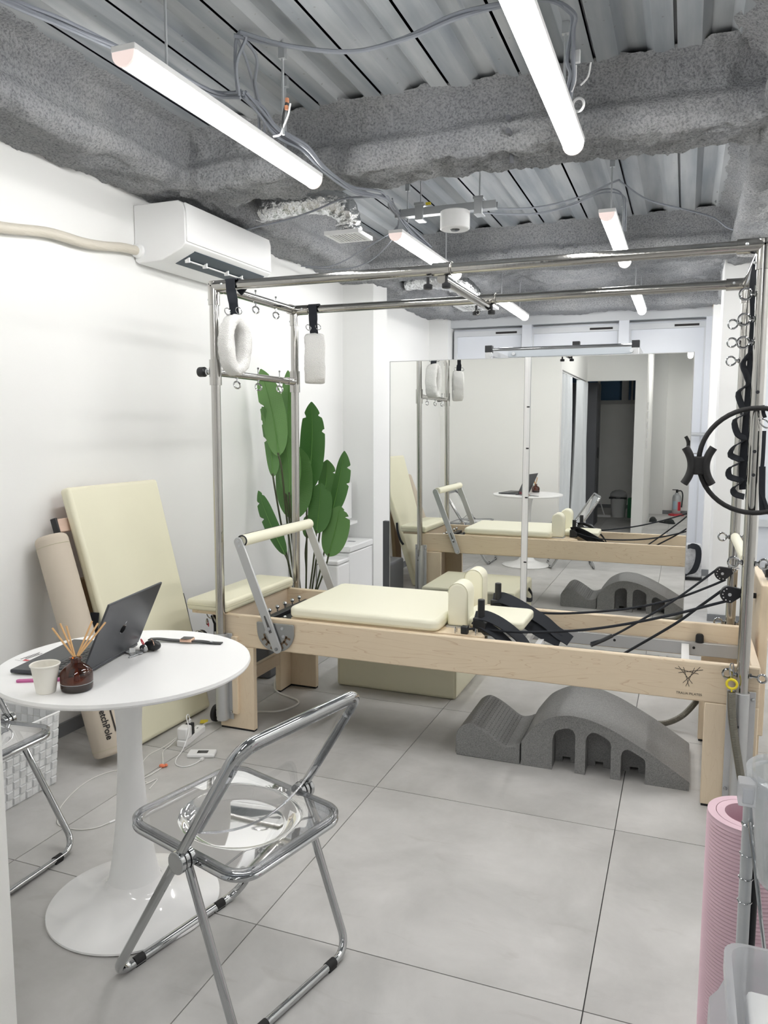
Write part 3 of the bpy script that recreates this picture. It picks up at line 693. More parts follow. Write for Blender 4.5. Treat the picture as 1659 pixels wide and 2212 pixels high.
# ================================================================ TABLE
TX, TY, TZ = -1.448, 1.712, .72
tb = thing('round_table', 'round white pedestal table with a flared glossy base', 'table', (TX, TY, 0))
build('tabletop', MB().lathe((TX, TY, 0), [(0, .70), (.30, .70), (.336, .703), (.343, .707), (.345, .712), (.343, TZ), (0, TZ)], 96), M_top, tb, smooth=30)
build('pedestal', MB().lathe((TX, TY, 0), [(.078, .055), (.073, .075), (.062, .13), (.052, .2), (.043, .29), (.037, .38), (.034, .46), (.035, .54), (.040, .61), (.048, .66), (.060, .70)], 64), M_white, tb, smooth=50)
build('base', MB().lathe((TX, TY, 0), [(.238, 0), (.242, .004), (.241, .009), (.22, .014), (.19, .019), (.15, .028), (.115, .040), (.092, .052), (.079, .064), (.07, .085), (0, .085)], 96), M_gloss, tb, smooth=50)

# laptop
lp = thing('laptop', 'open dark grey laptop on the round white table', 'laptop', (-1.58, 1.68, TZ))
A = V((-1.665, 1.508, TZ)); wdv = V((-.2, .98, 0)).normalized(); dpv = V((.98, .2, 0)).normalized()
def lpt(a, b, z): return A+wdv*a+dpv*b+V((0, 0, z))
def lbox(a0, a1, b0, b1, z0, z1):
    q = [(a0, b0), (a1, b0), (a1, b1), (a0, b1)]
    return MB().hexa([lpt(a, b, z0) for a, b in q], [lpt(a, b, z1) for a, b in q])
build('base', lbox(0, .304, 0, .212, .003, .014), M_space, lp, bevel=.004)
kb = lbox(.02, .284, .10, .195, .0141, .0144); build('keyboard_well', kb, M_key, lp)
km = MB()
for r_ in range(5):
    for c_ in range(14):
        a0 = .022+c_*.0187; b0 = .103+r_*.018
        km.v and None
        q = [(a0, b0), (a0+.016, b0), (a0+.016, b0+.015), (a0, b0+.015)]
        km.hexa([lpt(a, b, .0144) for a, b in q], [lpt(a, b, .0155) for a, b in q])
build('keys', km, M_black, lp, kind='stuff')
build('touchpad', lbox(.09, .214, .015, .092, .0141, .0145), M_space, lp)
hz = V((0, 0, .016)); H0 = A+dpv*.208+hz; sl = (dpv*math.sin(math.radians(24))+V((0, 0, 1))*math.cos(math.radians(24))).normalized(); sn_ = wdv.cross(sl)
def spt(a, b, t): return H0+wdv*a+sl*b+sn_*t
def sbox(a0, a1, b0, b1, t0, t1):
    q = [(a0, b0), (a1, b0), (a1, b1), (a0, b1)]; return MB().hexa([spt(a, b, t0) for a, b in q], [spt(a, b, t1) for a, b in q])
sg = 1 if sn_.dot(dpv) > 0 else -1
build('lid', sbox(0, .304, 0, .205, 0, .006*sg), M_space, lp, bevel=.002)
build('screen', sbox(.006, .298, .012, .199, -.0006*sg, -.0001*sg), M_screen, lp)
# fruit shaped emblem on the lid
ap = []
for i in range(40):
    t = 2*PI*i/40; r_ = .0145*(1+.10*abs(math.cos(t))); x, y = r_*math.cos(t)*.98, r_*math.sin(t)*1.02
    if abs(t-PI/2) < .5: y -= .0035*(1-abs(t-PI/2)/.5)
    if abs(t-1.5*PI) < .4: y += .002*(1-abs(t-1.5*PI)/.4)
    bx, by = .0225, .003
    dd = math.hypot(x-bx, y-by)
    if dd < .0095: k_ = .0095/dd; x, y = bx+(x-bx)*k_, by+(y-by)*k_
    ap.append((x, y))
def emb(poly): return MB().add([spt(.148-sg*p[0]*-1, .092+p[1], .0063*sg) for p in poly], [tuple(range(len(poly)))])
M_emb = pm('dark_mirror', (.03, .032, .036), .08, .6)
build('emblem', emb(ap), M_emb, lp)
build('emblem_leaf', emb([(.000, .0165), (.002, .0215), (.0065, .0245), (.0062, .0195), (.003, .0165)]), M_zinc, lp)

# paper cup
solo('paper_cup', MB().lathe((-1.468, 1.437, TZ), [(0, .002), (.0215, .0), (.023, .001), (.0335, .068), (.036, .0695), (.0365, .0725), (.0345, .074), (.0325, .072), (.0225, .006), (0, .006)], 48), M_paper, 'plain cream paper cup on the white table, left of the reed diffuser', 'cup')
# reed diffuser
df = thing('reed_diffuser', 'amber glass reed diffuser bottle with rattan sticks on the round table', 'diffuser', (-1.405, 1.487, TZ))
dc = (-1.411, 1.481, TZ)
build('bottle', MB().lathe(dc, [(0, .001), (.034, .0), (.0375, .003), (.039, .010), (.0395, .040), (.0375, .049), (.030, .058), (.019, .066), (.013, .071), (.012, .078), (.0155, .080), (.0158, .084), (.011, .085)], 48, None), M_amber, df, recalc=True)
build('liquid', MB().lathe(dc, [(0, .003), (.036, .003), (.0375, .010), (.0378, .021), (0, .021)], 40), pm('amber_oil', (.10, .035, .01), .05), df)
for bx, by, tx, ty in ((-.020, -.014, -.060, -.020), (-.012, .008, -.075, .025), (.004, -.012, -.040, .012), (.012, .010, -.010, .080), (.018, -.004, .022, .068), (.022, .006, .034, .085)):
    b0 = V((dc[0]-bx*.0-bx*.4, dc[1]-by*.4, TZ+.006)); n0 = V((dc[0]+tx*.07, dc[1]+ty*.07, TZ+.084)); t0 = n0+(V((dc[0]+tx*.9, dc[1]+ty*.9, TZ+.158))-n0)
    build('reed', MB().cyl(b0, n0, .0022, 8).cyl(n0, t0, .0024, 8), M_reed, df)
build('label_line', MB().lathe(dc, [(.0397, .0205), (.0398, .0211)], 48), pm('label_white', (.8, .8, .8), .5), df)
# pink watch strap / eyebrow pen
pk = rrect(-.06, .06, -.0075, .0075, .0072, 5)
a_ = math.radians(28); pc = V((-1.545, 1.495))
solo('nail_file', MB().prism([(pc.x+p[0]*math.cos(a_)-p[1]*math.sin(a_), pc.y+p[0]*math.sin(a_)+p[1]*math.cos(a_)) for p in pk], 'z', TZ, TZ+.006), M_magenta, 'pink rounded strip lying on the table behind the paper cup', 'strip', bevel=.001)
rc = thing('receipt', 'small printed paper slip with a red end lying on the table behind the laptop', 'paper', (-1.725, 1.655, TZ))
build('sheet', MB().box(-1.755, -1.70, 1.61, 1.70, TZ+.0005, TZ+.0012), M_sheet, rc)
build('print', MB().box(-1.745, -1.742, 1.62, 1.69, TZ+.0013, TZ+.0016).box(-1.738, -1.735, 1.63, 1.68, TZ+.0013, TZ+.0016).box(-1.731, -1.728, 1.62, 1.685, TZ+.0013, TZ+.0016), M_print, rc)
build('red_edge', MB().box(-1.728, -1.712, 1.612, 1.622, TZ+.0013, TZ+.002), M_red, rc)
# keys with pouch
ky = thing('key_ring', 'bunch of keys with a dark oval case on the round table beside the laptop', 'keys', (-1.475, 1.80, TZ))
build('case', MB().sph((-1.452, 1.832, TZ+.0155), .026, 20, (1.05, .72, .60)), M_black, ky, smooth=60)
build('case_band', MB().torus((-1.452, 1.832, TZ+.0155), (.6, .8, .15), .0215, .0014, 28, 6, .8), M_copper, ky)
build('tag', MB().sph((-1.463, 1.806, TZ+.012), .016, 14, (.9, .6, .75)), M_chrome, ky)
build('ring', MB().torus((-1.495, 1.84, TZ+.018), (.7, .5, .4), .011, .0016, 20, 6), M_red, ky)
for (x, y, a) in ((-1.475, 1.785, 2.0), (-1.485, 1.772, 2.5), (-1.463, 1.768, 1.5)):
    R_ = Matrix.Rotation(a, 3, 'Z'); c_ = V((x, y, TZ+.003))
    kk = MB().box(x-.026, x+.012, y-.0025, y+.0025, TZ+.002, TZ+.0045, R_, c_)
    kk.lathe(c_+R_ @ V((.018, 0, 0)), [(0, 0), (.009, 0), (.009, .003), (0, .003)], 14)
    build('key', kk, M_zinc, ky)
build('key_tag', MB().box(-1.49, -1.474, 1.775, 1.782, TZ+.006, TZ+.018, Matrix.Rotation(.6, 3, 'Z')), M_white, ky)
# watch
wt = thing('wrist_watch', 'smart watch with black strap lying flat on the far side of the table', 'watch', (-1.40, 1.94, TZ))
wd_ = V((.225, .05, 0)).normalized(); wp = V((-wd_.y, wd_.x, 0)); W0 = V((-1.527, 1.912, TZ))
build('strap', MB().ribbon([W0+V((0, 0, .006)), W0+wd_*.03+V((0, 0, .008)), W0+wd_*.07+V((0, 0, .006)), W0+wd_*.105+V((0, 0, .006))], tuple(wp), .020, .003)
      .ribbon([W0+wd_*.14+V((0, 0, .006)), W0+wd_*.17+V((0, 0, .006)), W0+wd_*.205+V((0, 0, .003)), W0+wd_*.235+V((0, 0, .003))], tuple(wp), .020, .003), M_black, wt)
wc = W0+wd_*.124+V((0, 0, .0095)); Rw = Matrix.Rotation(math.atan2(wd_.y, wd_.x), 3, 'Z')
build('case', MB().box(wc.x-.019, wc.x+.019, wc.y-.016, wc.y+.016, wc.z-.005, wc.z+.005, Rw, wc), M_copper, wt, bevel=.003)
build('screen', MB().box(wc.x-.016, wc.x+.016, wc.y-.013, wc.y+.013, wc.z+.005, wc.z+.006, Rw, wc), M_screen, wt)
build('buckle', MB().box(W0.x+.192, W0.x+.20, W0.y+.04, W0.y+.05, TZ+.004, TZ+.007), M_zinc, wt)

# ================================================================ CHAIRS (folding, chrome and acrylic), local frame: x lateral, y forward
def loop_pts(x, p_low, p_high, r, k=6):
    # rounded rectangle in the slanted plane through p_low=(y,z) and p_high
    lo, hi = V((0, p_low[0], p_low[1])), V((0, p_high[0], p_high[1])); U = V((1, 0, 0)); W_ = (hi-lo).normalized(); L_ = (hi-lo).length
    return [lo+U*a+W_*b for a, b in rrect(-x, x, 0, L_, r, k)]
def make_chair(label):
    r = thing('folding_chair', label, 'chair', (0, 0, 0), 'clear folding chairs around the round table')
    RT = .0115; hw = .232; HZ = (-.045, .415)
    back = loop_pts(hw, (.238, RT), (-.252, .735), .055)
    build('back_frame', MB().tube(back, RT, 12, closed=True, sx=1.15, sy=.85, ref=(0, 1, .6)), M_chrome, r, smooth=60)
    # rear leg frame: U from hinge down to rear bar
    k = 6; lo = V((0, -.215, RT)); hi = V((0, HZ[0], HZ[1])); W_ = (hi-lo).normalized(); L_ = (hi-lo).length; x2 = .212; rr = .05
    pts = [V((x2, 0, 0))+hi]
    for i in range(k+1): t = -PI/2*i/k; pts.append(lo+V((x2-rr+rr*math.cos(t), 0, 0))+W_*(rr+rr*math.sin(t)))
    for i in range(k+1): t = -PI/2-PI/2*i/k; pts.append(lo+V((-x2+rr+rr*math.cos(t), 0, 0))+W_*(rr+rr*math.sin(t)))
    pts.append(V((-x2, 0, 0))+hi)
    build('leg_frame', MB().tube(pts, RT, 12, sx=1., sy=1.), M_chrome, r, smooth=60)
    # seat: chrome band frame with clear rim and dished sheet
    def sz(y): return .417+(y)*.055
    sp = rrect(-.195, .195, -.215, .205, .06, 8)
    build('seat_frame', MB().tube([(x, y, sz(y)-.008) for x, y in sp], .012, 12, closed=True, sx=.75, sy=1.0, ref=(0, 0, 1)), M_chrome, r, smooth=60)
    build('seat_rim', MB().tube([(x, y, sz(y)+.007) for x, y in sp], .011, 10, closed=True, sx=.6, sy=1.1, ref=(0, 0, 1)), M_acryrim, r, smooth=60)
    vs, fs = [], []; n = 48; rings = 26
    sp2 = []
    for i in range(72):
        t9 = 2*PI*i/72; c9, s9 = math.cos(t9), math.sin(t9); r9 = (abs(c9/.187)**7+abs(s9/.202)**7)**(-1/7); sp2.append((r9*c9, r9*s9-.005))
    n = len(sp2)
    for j in range(rings+1):
        f_ = j/rings
        for (x, y) in sp2:
            an = math.atan2(y+.01, x); ex, ey = .152*math.cos(an), .158*math.sin(an)-.01
            if f_ < .75: xx, yy = ex*f_/.75, (ey+.01)*f_/.75-.01
            else: k9 = (f_-.75)/.25; xx, yy = ex+(x-ex)*k9, ey+(y-ey)*k9
            e = math.hypot(xx/.152, (yy+.01)/.158); t9 = max(0, min(1, (1.03-e)/.22)); dish = -.020*t9*t9*(3-2*t9)-.006*max(0, 1-e*e)
            vs.append((xx, yy, sz(yy)+.008+dish))
    fs = [(j*n+i, j*n+(i+1) % n, (j+1)*n+(i+1) % n, (j+1)*n+i) for j in range(rings) for i in range(n)]
    build('seat', MB().add(vs, fs), M_acry, r, smooth=50, recalc=False)
    # backrest sheet
    lo = V((0, .238, RT)); hi = V((0, -.252, .735)); W_ = (hi-lo).normalized(); nn = V((0, -W_.z, W_.y)).normalized()
    vs = []; nx, nz = 20, 10; L_ = (hi-lo).length
    for j in range(nz+1):
        for i in range(nx+1):
            u = -1+2*i/nx; v = j/nz; s_ = .585+(L_-.018-.585)*v
            x = u*(.222-.0*v); bow = .045*(1-u*u)*(1-.35*v)
            low = 1-.0*u*u
            p = V((x, 0, 0))+lo+W_*(s_-(.03*(1-u*u)*(1-v)))+nn*bow
            vs.append(p)
    fs = [(j*(nx+1)+i, j*(nx+1)+i+1, (j+1)*(nx+1)+i+1, (j+1)*(nx+1)+i) for j in range(nz) for i in range(nx)]
    build('backrest', MB().add(vs, fs), M_acry, r, smooth=60, recalc=False)
    build('backrest_edge', MB().tube(vs[:nx+1], .0032, 6), M_acryrim, r, smooth=60)
    cl = [p-W_*.0-nn*.012*-1 for p in loop_pts(hw-.012, (.238, RT), (-.252, .735), .05)]
    cl = [p for p in cl if p.z > .52]
    # order the open loop so that it starts at one side
    cl.sort(key=lambda p: 0)
    up_ = [p for p in loop_pts(hw-.010, (.238, RT), (-.246, .725), .05) ]
    i0 = min(range(len(up_)), key=lambda i: (up_[i].x < 0, up_[i].z)); seq = up_[-1:]+up_[:14]
    seq = [V((hw-.010, 0, 0))+lo+W_*.60]+[p for p in up_[:12]]+[V((-hw+.010, 0, 0))+lo+W_*.60]
    build('backrest_rim', MB().tube([p+nn*.008 for p in seq], .0085, 8), M_acryrim, r, smooth=60)
    for sx_ in (-1, 1):
        h_ = MB()
        for (a, b, rad) in ((.246, .232, .027), (.230, .216, .0245), (.214, .199, .0245)): h_.cyl((sx_*a, HZ[0], HZ[1]), (sx_*b, HZ[0], HZ[1]), rad, 24)
        hg = build('hinge', h_, M_chrome, r, bevel=.002)
        build('washer', MB().cyl((sx_*.232, HZ[0], HZ[1]), (sx_*.230, HZ[0], HZ[1]), .026, 20).cyl((sx_*.216, HZ[0], HZ[1]), (sx_*.214, HZ[0], HZ[1]), .026, 20), M_rubber, hg)
        for yy in (.238, -.215):
            xx = sx_*(.15 if yy > 0 else .135)
            build('foot_pad', MB().cyl((xx-.016, yy, RT), (xx+.016, yy, RT), .0128, 14).box(xx-.016, xx+.016, yy-.010, yy+.010, 0, .008), M_rubber, r)
        build('rivet', MB().cyl((sx_*(hw-.01), -.215, .66), (sx_*(hw-.022), -.21, .668), .0045, 10), M_zinc, r)
    return r
ch = make_chair('clear folding chair standing in front of the table in the foreground')
ch.location = (-1.018, 1.586, 0); ch.rotation_euler = (0, 0, 1.3356); ch.scale = (.93, .93, .975)
ch2 = copytree(ch); ch2['label'] = 'clear folding chair at the left edge, partly cut off by the frame'
ch2.location = (-2.035, 1.65, 0); ch2.rotation_euler = (0, 0, -PI/2)

# ================================================================ REFORMER
RL, RRX, FY, BY, RZ, RB = -1.953, .281, 2.933, 3.562, .538, .392
rf = thing('pilates_reformer', 'long pale wood exercise bed with cream carriage pad and chrome tower', 'exercise bed', (-.84, 3.25, 0))
t_ = .03
fr_ = build('front_rail', MB().box(RL, RRX, FY, FY+t_, RB, RZ), M_wood, rf, bevel=.005)
build('rear_rail', MB().box(RL, RRX, BY-t_, BY, RB, RZ), M_wood, rf, bevel=.005)
build('end_board', MB().box(RL, RL+.03, FY+t_, BY-t_, RB, RZ-.001), M_woody, rf, bevel=.003)
build('end_board', MB().box(RRX-.03, RRX, FY+t_, BY-t_, RB, RZ-.001), M_woody, rf, bevel=.003)
for x0, x1, xs_ in ((RL, RL+.178, RL), (RRX-.178, RRX, RRX-.03)):
    for y0, y1, ys0, ys1 in ((FY, FY+.03, FY+.03, FY+.13), (BY-.0, BY+.03, BY-.115, BY)):
        lg = build('leg', MB().box(x0, x1, y0, y1, .008, RB if y0 == FY else RB+.0).box(xs_, xs_+.03, ys0, ys1, .008, RB), M_woodz, rf, bevel=.003)
        build('rubber_foot', MB().box(x0+.003, x1-.003, y0+.002, y1-.002, 0, .008).box(xs_+.002, xs_+.028, ys0, ys1, 0, .008), M_rubber, lg)
build('stretcher', MB().box(RL+.002, RL+.028, FY+.13, BY-.115, .15, .215), M_woody, rf, bevel=.003)
build('stretcher', MB().box(RRX-.028, RRX-.002, FY+.13, BY-.115, .15, .215), M_woody, rf, bevel=.003)
for y0, y1 in ((FY+.031, FY+.056), (BY-.056, BY-.031)):
    tr = build('track', MB().box(RL+.035, RRX-.035, y0, y1, .402, .458), M_alu, rf, bevel=.002)
    for x in (-.26, .07): build('plug', MB().cyl((x, y0-.001, .435), (x, y0+.001, .435), .006, 12), M_black, tr)
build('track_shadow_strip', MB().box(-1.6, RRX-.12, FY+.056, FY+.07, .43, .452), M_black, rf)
build('stopper', MB().lathe((.092, BY-.044, .458), [(.017, 0), (.016, .03), (.012, .036), (0, .036)], 20), M_rubber, rf)
build('stopper', MB().lathe((.092, FY+.044, .458), [(.017, 0), (.016, .03), (.012, .036), (0, .036)], 20), M_rubber, rf)
build('cross_brace', MB().box(.02, .05, FY+.056, BY-.056, .41, .45), M_white, rf)
for x in (-.62, -.56): build('cross_brace', MB().box(x-.012, x+.012, FY+.056, BY-.056, .43, .45), M_white, rf)
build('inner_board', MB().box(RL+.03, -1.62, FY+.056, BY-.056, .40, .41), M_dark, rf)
# spring bar
sb = build('spring_bar', MB().box(-1.80, -1.765, FY+.07, BY-.07, .475, .50), M_black, rf, bevel=.004)
for i in range(6): 
    y = FY+.12+i*.075
    build('knob', MB().lathe((-1.80, y, .50), [(.004, 0), (.004, .012), (.009, .015), (.0105, .022), (.007, .029), (0, .031)], 16), M_chrome, sb)
build('spring_plate', MB().box(-1.76, -1.70, FY+.09, BY-.20, .470, .483), M_black, rf, bevel=.003)
for i in range(2): build('knob', MB().sph((-1.715, FY+.13+i*.06, .495), .010, 12), M_chrome, sb)
for i in range(5):
    y = FY+.14+i*.09
    build('carriage_spring', MB().cyl((-1.72, y, .47), (-.78, y, .455), .012, 10), M_spring, rf)
# end cushion
cu = build('end_cushion', MB().prism(rrect(-2.125, -1.905, FY-.008, BY+.012, .02, 5), 'z', .541, .592), M_cream, rf, bevel=.014, seg=4)
build('end_shelf', MB().box(-2.11, -1.955, FY+.02, BY-.02, .522, .541), M_wood, rf, bevel=.002)
build('seam', MB().tube([(x, y, .566) for x, y in rrect(-2.126, -1.904, FY-.009, BY+.013, .02, 4)], .0012, 6, closed=True), M_seam, rf)
# carriage
build('carriage_board', MB().prism([(-1.60, FY+.035), (-.735, FY+.035), (-.725, FY+.05), (-.765, FY+.12), (-.765, BY-.12), (-.725, BY-.05), (-.735, BY-.035), (-1.60, BY-.035)], 'z', .527, .542), M_wood, rf, bevel=.002)
build('carriage_pad', MB().prism(rrect(-1.607, -.915, FY+.022, BY-.03, .035, 6), 'z', .543, .592), M_cream2, rf, bevel=.016, seg=4)
build('head_pad', MB().prism(rrect(-.86, -.592, 3.09, 3.36, .035, 6), 'z', .543, .582), M_cream2, rf, bevel=.012, seg=4)
def shoulder(x0, x1, y0, y1, lab=None):
    w_ = (x1-x0)/2; cx = (x0+x1)/2; zt_ = .733
    pr = [(x0, .548), (x1, .548)]+[(cx+w_*math.cos(PI*i/12), zt_-w_+w_*math.sin(PI*i/12)) for i in range(13)]
    o = build('shoulder_rest', MB().prism(pr, 'y', y0, y1), M_cream2, rf, bevel=.010, seg=3)
    for yy in (y0-.0005,): build('seam', MB().tube([(p[0]*.985+cx*.015, yy+.002, p[1]*.985+.64*.015) for p in pr[1:]], .0012, 6), M_seam, o)
    build('base_plate', MB().box(x0-.005, x1+.005, y0-.004, y1, .542, .549), M_alu, o)
shoulder(-.907, -.820, 3.062, 3.175)
shoulder(-.925, -.838, 3.385, 3.495)
for (px, py_, cy) in ((-.757, 3.045, -1), (-.768, 3.40, 1)):
    po = build('rope_post', MB().cyl((px, py_, .545), (px, py_, .677), .0145, 20), M_black, rf, bevel=.003)
    build('post_foot', MB().prism([(px-.03, .545), (px+.025, .545), (px+.025, .58), (px, .602), (px-.03, .60)], 'y', py_-.022, py_+.022), M_black, po, bevel=.003)
cl_ = build('rope_cleat', MB().box(-.825, -.795, 2.972, 3.0, .542, .575), M_black, rf, bevel=.005)
for x in (-.848, -.762): build('rope_guide', MB().tube([(x, 2.975, .542), (x, 2.975, .558), (x, 2.98, .566), (x, 2.995, .566), (x, 3.0, .558), (x, 3.0, .542)], .0025, 8, sub=3), M_chrome, rf)
# hand straps draped from posts
build('hand_strap', MB().ribbon([(-.785, 3.05, .603), (-.74, 3.05, .608), (-.68, 3.055, .585), (-.62, 3.06, .545), (-.575, 3.065, .50), (-.55, 3.07, .455)], (0, 1, .5), .062, .004)
      .ribbon([(-.785, 3.05, .588), (-.74, 3.04, .570), (-.68, 3.035, .535), (-.63, 3.03, .495), (-.60, 3.03, .455)], (0, .8, .6), .05, .004), M_web, rf)
build('hand_strap', MB().ribbon([(-.79, 3.40, .603), (-.75, 3.40, .610), (-.69, 3.40, .590), (-.62, 3.40, .555), (-.55, 3.40, .515), (-.50, 3.40, .475), (-.455, 3.40, .45), (-.44, 3.40, .44)], (0, 1, .7), .066, .004)
      .ribbon([(-.79, 3.39, .590), (-.72, 3.38, .565), (-.64, 3.37, .520), (-.56, 3.37, .475), (-.48, 3.38, .44)], (0, .6, .8), .06, .004), M_web, rf)
# ropes
PR = (.172, 3.60, .752); PF = (.168, 2.95, .792)
def rope(nm, pts): build('rope', MB().tube(pts, .0052, 8, sub=6), M_web, rf)
rope('a', [(.160, 3.60, .776), (.0, 3.55, .642), (-.14, 3.50, .545), (-.267, 3.45, .467), (-.351, 3.40, .44)])
rope('b', [(.187, 3.60, .725), (.12, 3.59, .690), (0, 3.56, .638), (-.16, 3.53, .590), (-.324, 3.50, .561), (-.523, 3.45, .546), (-.65, 3.42, .556), (-.771, 3.40, .585)])
rope('c', [(.154, 2.95, .813), (.07, 2.98, .73), (-.01, 3.0, .654), (-.169, 3.05, .523), (-.25, 3.07, .46)])
rope('d', [(.175, 2.95, .772), (.10, 2.96, .742), (-.012, 2.97, .698), (-.18, 2.985, .642), (-.349, 3.0, .598), (-.54, 3.02, .566), (-.66, 3.03, .556), (-.767, 3.03, .555), (-.81, 2.985, .56)])
build('rope_grip', MB().tube([(-.267, 3.452, .468), (-.30, 3.43, .452), (-.351, 3.40, .43)], .009, 8), M_black, rf)
# push arm / foot bar
gp = [(-1.745, .520), (-1.568, .520), (-1.563, .515)]+[(-1.655+.092*math.cos(a), .482+.092*math.sin(a)) for a in [math.radians(-5-170*i/18) for i in range(19)]]+[(-1.75, .515)]
gear = build('gear_plate', MB().prism(gp, 'y', FY-.010, FY-.002), M_brush, rf, bevel=.002)
sl = MB()
for i in range(7):
    a = math.radians(-18-22*i); c_ = V((-1.655+.066*math.cos(a), 0, .478+.066*math.sin(a)))
    R_ = Matrix.Rotation(-a, 3, 'Y'); sl.box(c_.x-.012, c_.x+.012, FY-.0115, FY-.0100, c_.z-.0045, c_.z+.0045, R_, V((c_.x, FY-.011, c_.z)))
arc_ = [(-1.655+.052*math.cos(math.radians(a)), .478+.052*math.sin(math.radians(a))) for a in range(-10, -171, -8)]+[(-1.655+.061*math.cos(math.radians(a)), .478+.061*math.sin(math.radians(a))) for a in range(-170, -9, 8)]
sl.prism(arc_, 'y', FY-.0115, FY-.0101)
build('slot', sl, pm('slot_shade', (.16, .11, .07), .6), gear)
for dx, dz in ((-.045, .02), (-.045, -.006), (.035, .015), (.04, -.02)): build('bolt', MB().cyl((-1.655+dx, FY-.014, .485+dz), (-1.655+dx, FY-.009, .485+dz), .0065, 12), M_zinc, gear)
for yy, nm in ((FY-.022, 1), (BY+.022, 0)):
    lo, hi = V((-1.640, yy, .410)), V((-1.826, yy, .875)); d_ = (hi-lo).normalized(); pr_ = V((d_.z, 0, -d_.x))
    L_ = (hi-lo).length
    pl = []
    for i in range(9): t = PI/2+PI*i/8; pl.append(lo+d_*(math.cos(t)*.021)+pr_*(math.sin(t)*.021))
    for i in range(9): t = -PI/2+PI*i/8; pl.append(hi+d_*(math.cos(t)*.021)+pr_*(math.sin(t)*.021))
    am = build('foot_bar_arm', MB().prism([(p.x, p.z) for p in pl], 'y', yy-.006, yy+.006), M_alu, rf, bevel=.002)
    ff = yy-.007 if nm else yy+.007
    for f_ in (.0, .19): 
        c_ = lo+d_*f_*L_*1.0; build('bolt', MB().cyl((c_.x, ff-.004, c_.z), (c_.x, ff+.002, c_.z), .008, 12), M_chrome, am)
    s0 = lo+d_*.075; s1 = lo+d_*.155; q_ = MB(); w2 = pr_*.0065
    q_.hexa([s0-w2+V((0, ff-yy-.0, 0)), s0+w2+V((0, ff-yy, 0)), s1+w2*.6+V((0, ff-yy, 0)), s1-w2*.6+V((0, ff-yy, 0))], [s0-w2+V((0, ff-yy+.001, 0)), s0+w2+V((0, ff-yy+.001, 0)), s1+w2*.6+V((0, ff-yy+.001, 0)), s1-w2*.6+V((0, ff-yy+.001, 0))])
    build('slot', q_, pm('arm_slot', (.10, .10, .10), .5), am)
    for k_ in (0, .022): c_ = hi-d_*(k_-.004); build('screw', MB().cyl((c_.x, ff-.0015, c_.z), (c_.x, ff+.001, c_.z), .006, 12), M_zinc, am)
fb = build('foot_bar', MB().cyl((-1.813, FY-.012, .880), (-1.813, BY+.012, .880), .0255, 28), M_cream2, rf, smooth=60)
build('strap_edge', MB().tube([(-1.828+.0, FY-.012+.0, .8995)]+[(-1.828, FY+.05+i*.1, .9025) for i in range(6)], .0022, 6), M_black, fb)
build('end_ring', MB().torus((-1.813, FY-.013, .880), (0, 1, 0), .0225, .0035, 28, 6), M_black, fb)
# logo
def lg_(x, z): return (x, FY-.0008, z)
lgm = MB()
def stroke(x0, z0, x1, z1, w_=.0016):
    a, b = V((x0, 0, z0)), V((x1, 0, z1)); d_ = (b-a).normalized(); n_ = V((-d_.z, 0, d_.x))*w_/2
    lgm.hexa([a-n_+V((0, FY-.0008, 0)), a+n_+V((0, FY-.0008, 0)), b+n_+V((0, FY-.0008, 0)), b-n_+V((0, FY-.0008, 0))], [a-n_+V((0, FY+.001, 0)), a+n_+V((0, FY+.001, 0)), b+n_+V((0, FY+.001, 0)), b-n_+V((0, FY+.001, 0))])
lx, lz, lw, lh = -.002, .508, .097/500, .071/345
for a, b, c_, d_ in ((65, 180, 480, 305), (130, 270, 555, 232), (122, 147, 380, 473), (213, 172, 325, 527), (408, 190, 267, 522), (503, 180, 217, 457)):
    fx = lambda u: lx+(u-65)*lw; fz = lambda u, w: lz-(w-180)*lh-.0*(u-65)+.000008*(u-65)
    stroke(fx(a), fz(a, b)+ (a-65)*.00002, fx(c_), fz(c_, d_)+(c_-65)*.00002)
build('logo_mark', lgm, M_print, fr_)
build('logo_text', text_mb('TRALIA PILATES', .0125, lambda c: V((.049+c.x, FY-.0009, .413+c.y))), M_print, fr_)

# tower tubes (part of the bed)
TX1, TX2, TY1, TY2, TTZ = -1.9375, .221, 2.93-.012, 3.674-.02, 1.987
TYF, TYB = FY-.03, BY+.055
TR = .0205
tw = []
corner = {}
for key, x, yb, yt in (('fl', -1.925, 2.905, 2.93), ('rl', -1.93, 3.64, 3.674), ('fr', .222, 2.905, 2.93), ('rr', .215, 3.64, 3.674)):
    p0 = V((x, yb, .06)); p1 = V((x if 'l' not in key[1] else -1.9375, yt, TTZ)); 
    if key in ('fl', 'rl'): p1.x = -1.9375
    else: p1.x = .221
    corner[key] = (p0, p1)
    tw.append(build('tower_post', MB().cyl(p0, p1, TR, 28), M_steel, rf, smooth=60))
def lerp_post(k, z): a, b = corner[k]; return a.lerp(b, (z-a.z)/(b.z-a.z))
def bar(a, b, nm='tower_rail', r=TR): return build(nm, MB().cyl(a, b, r, 28), M_steel, rf, smooth=60)
bar(corner['fl'][1], corner['fr'][1]); bar(corner['rl'][1], corner['rr'][1]); 
lc = bar(corner['fl'][1], corner['rl'][1]); rcb = bar(corner['fr'][1], corner['rr'][1])
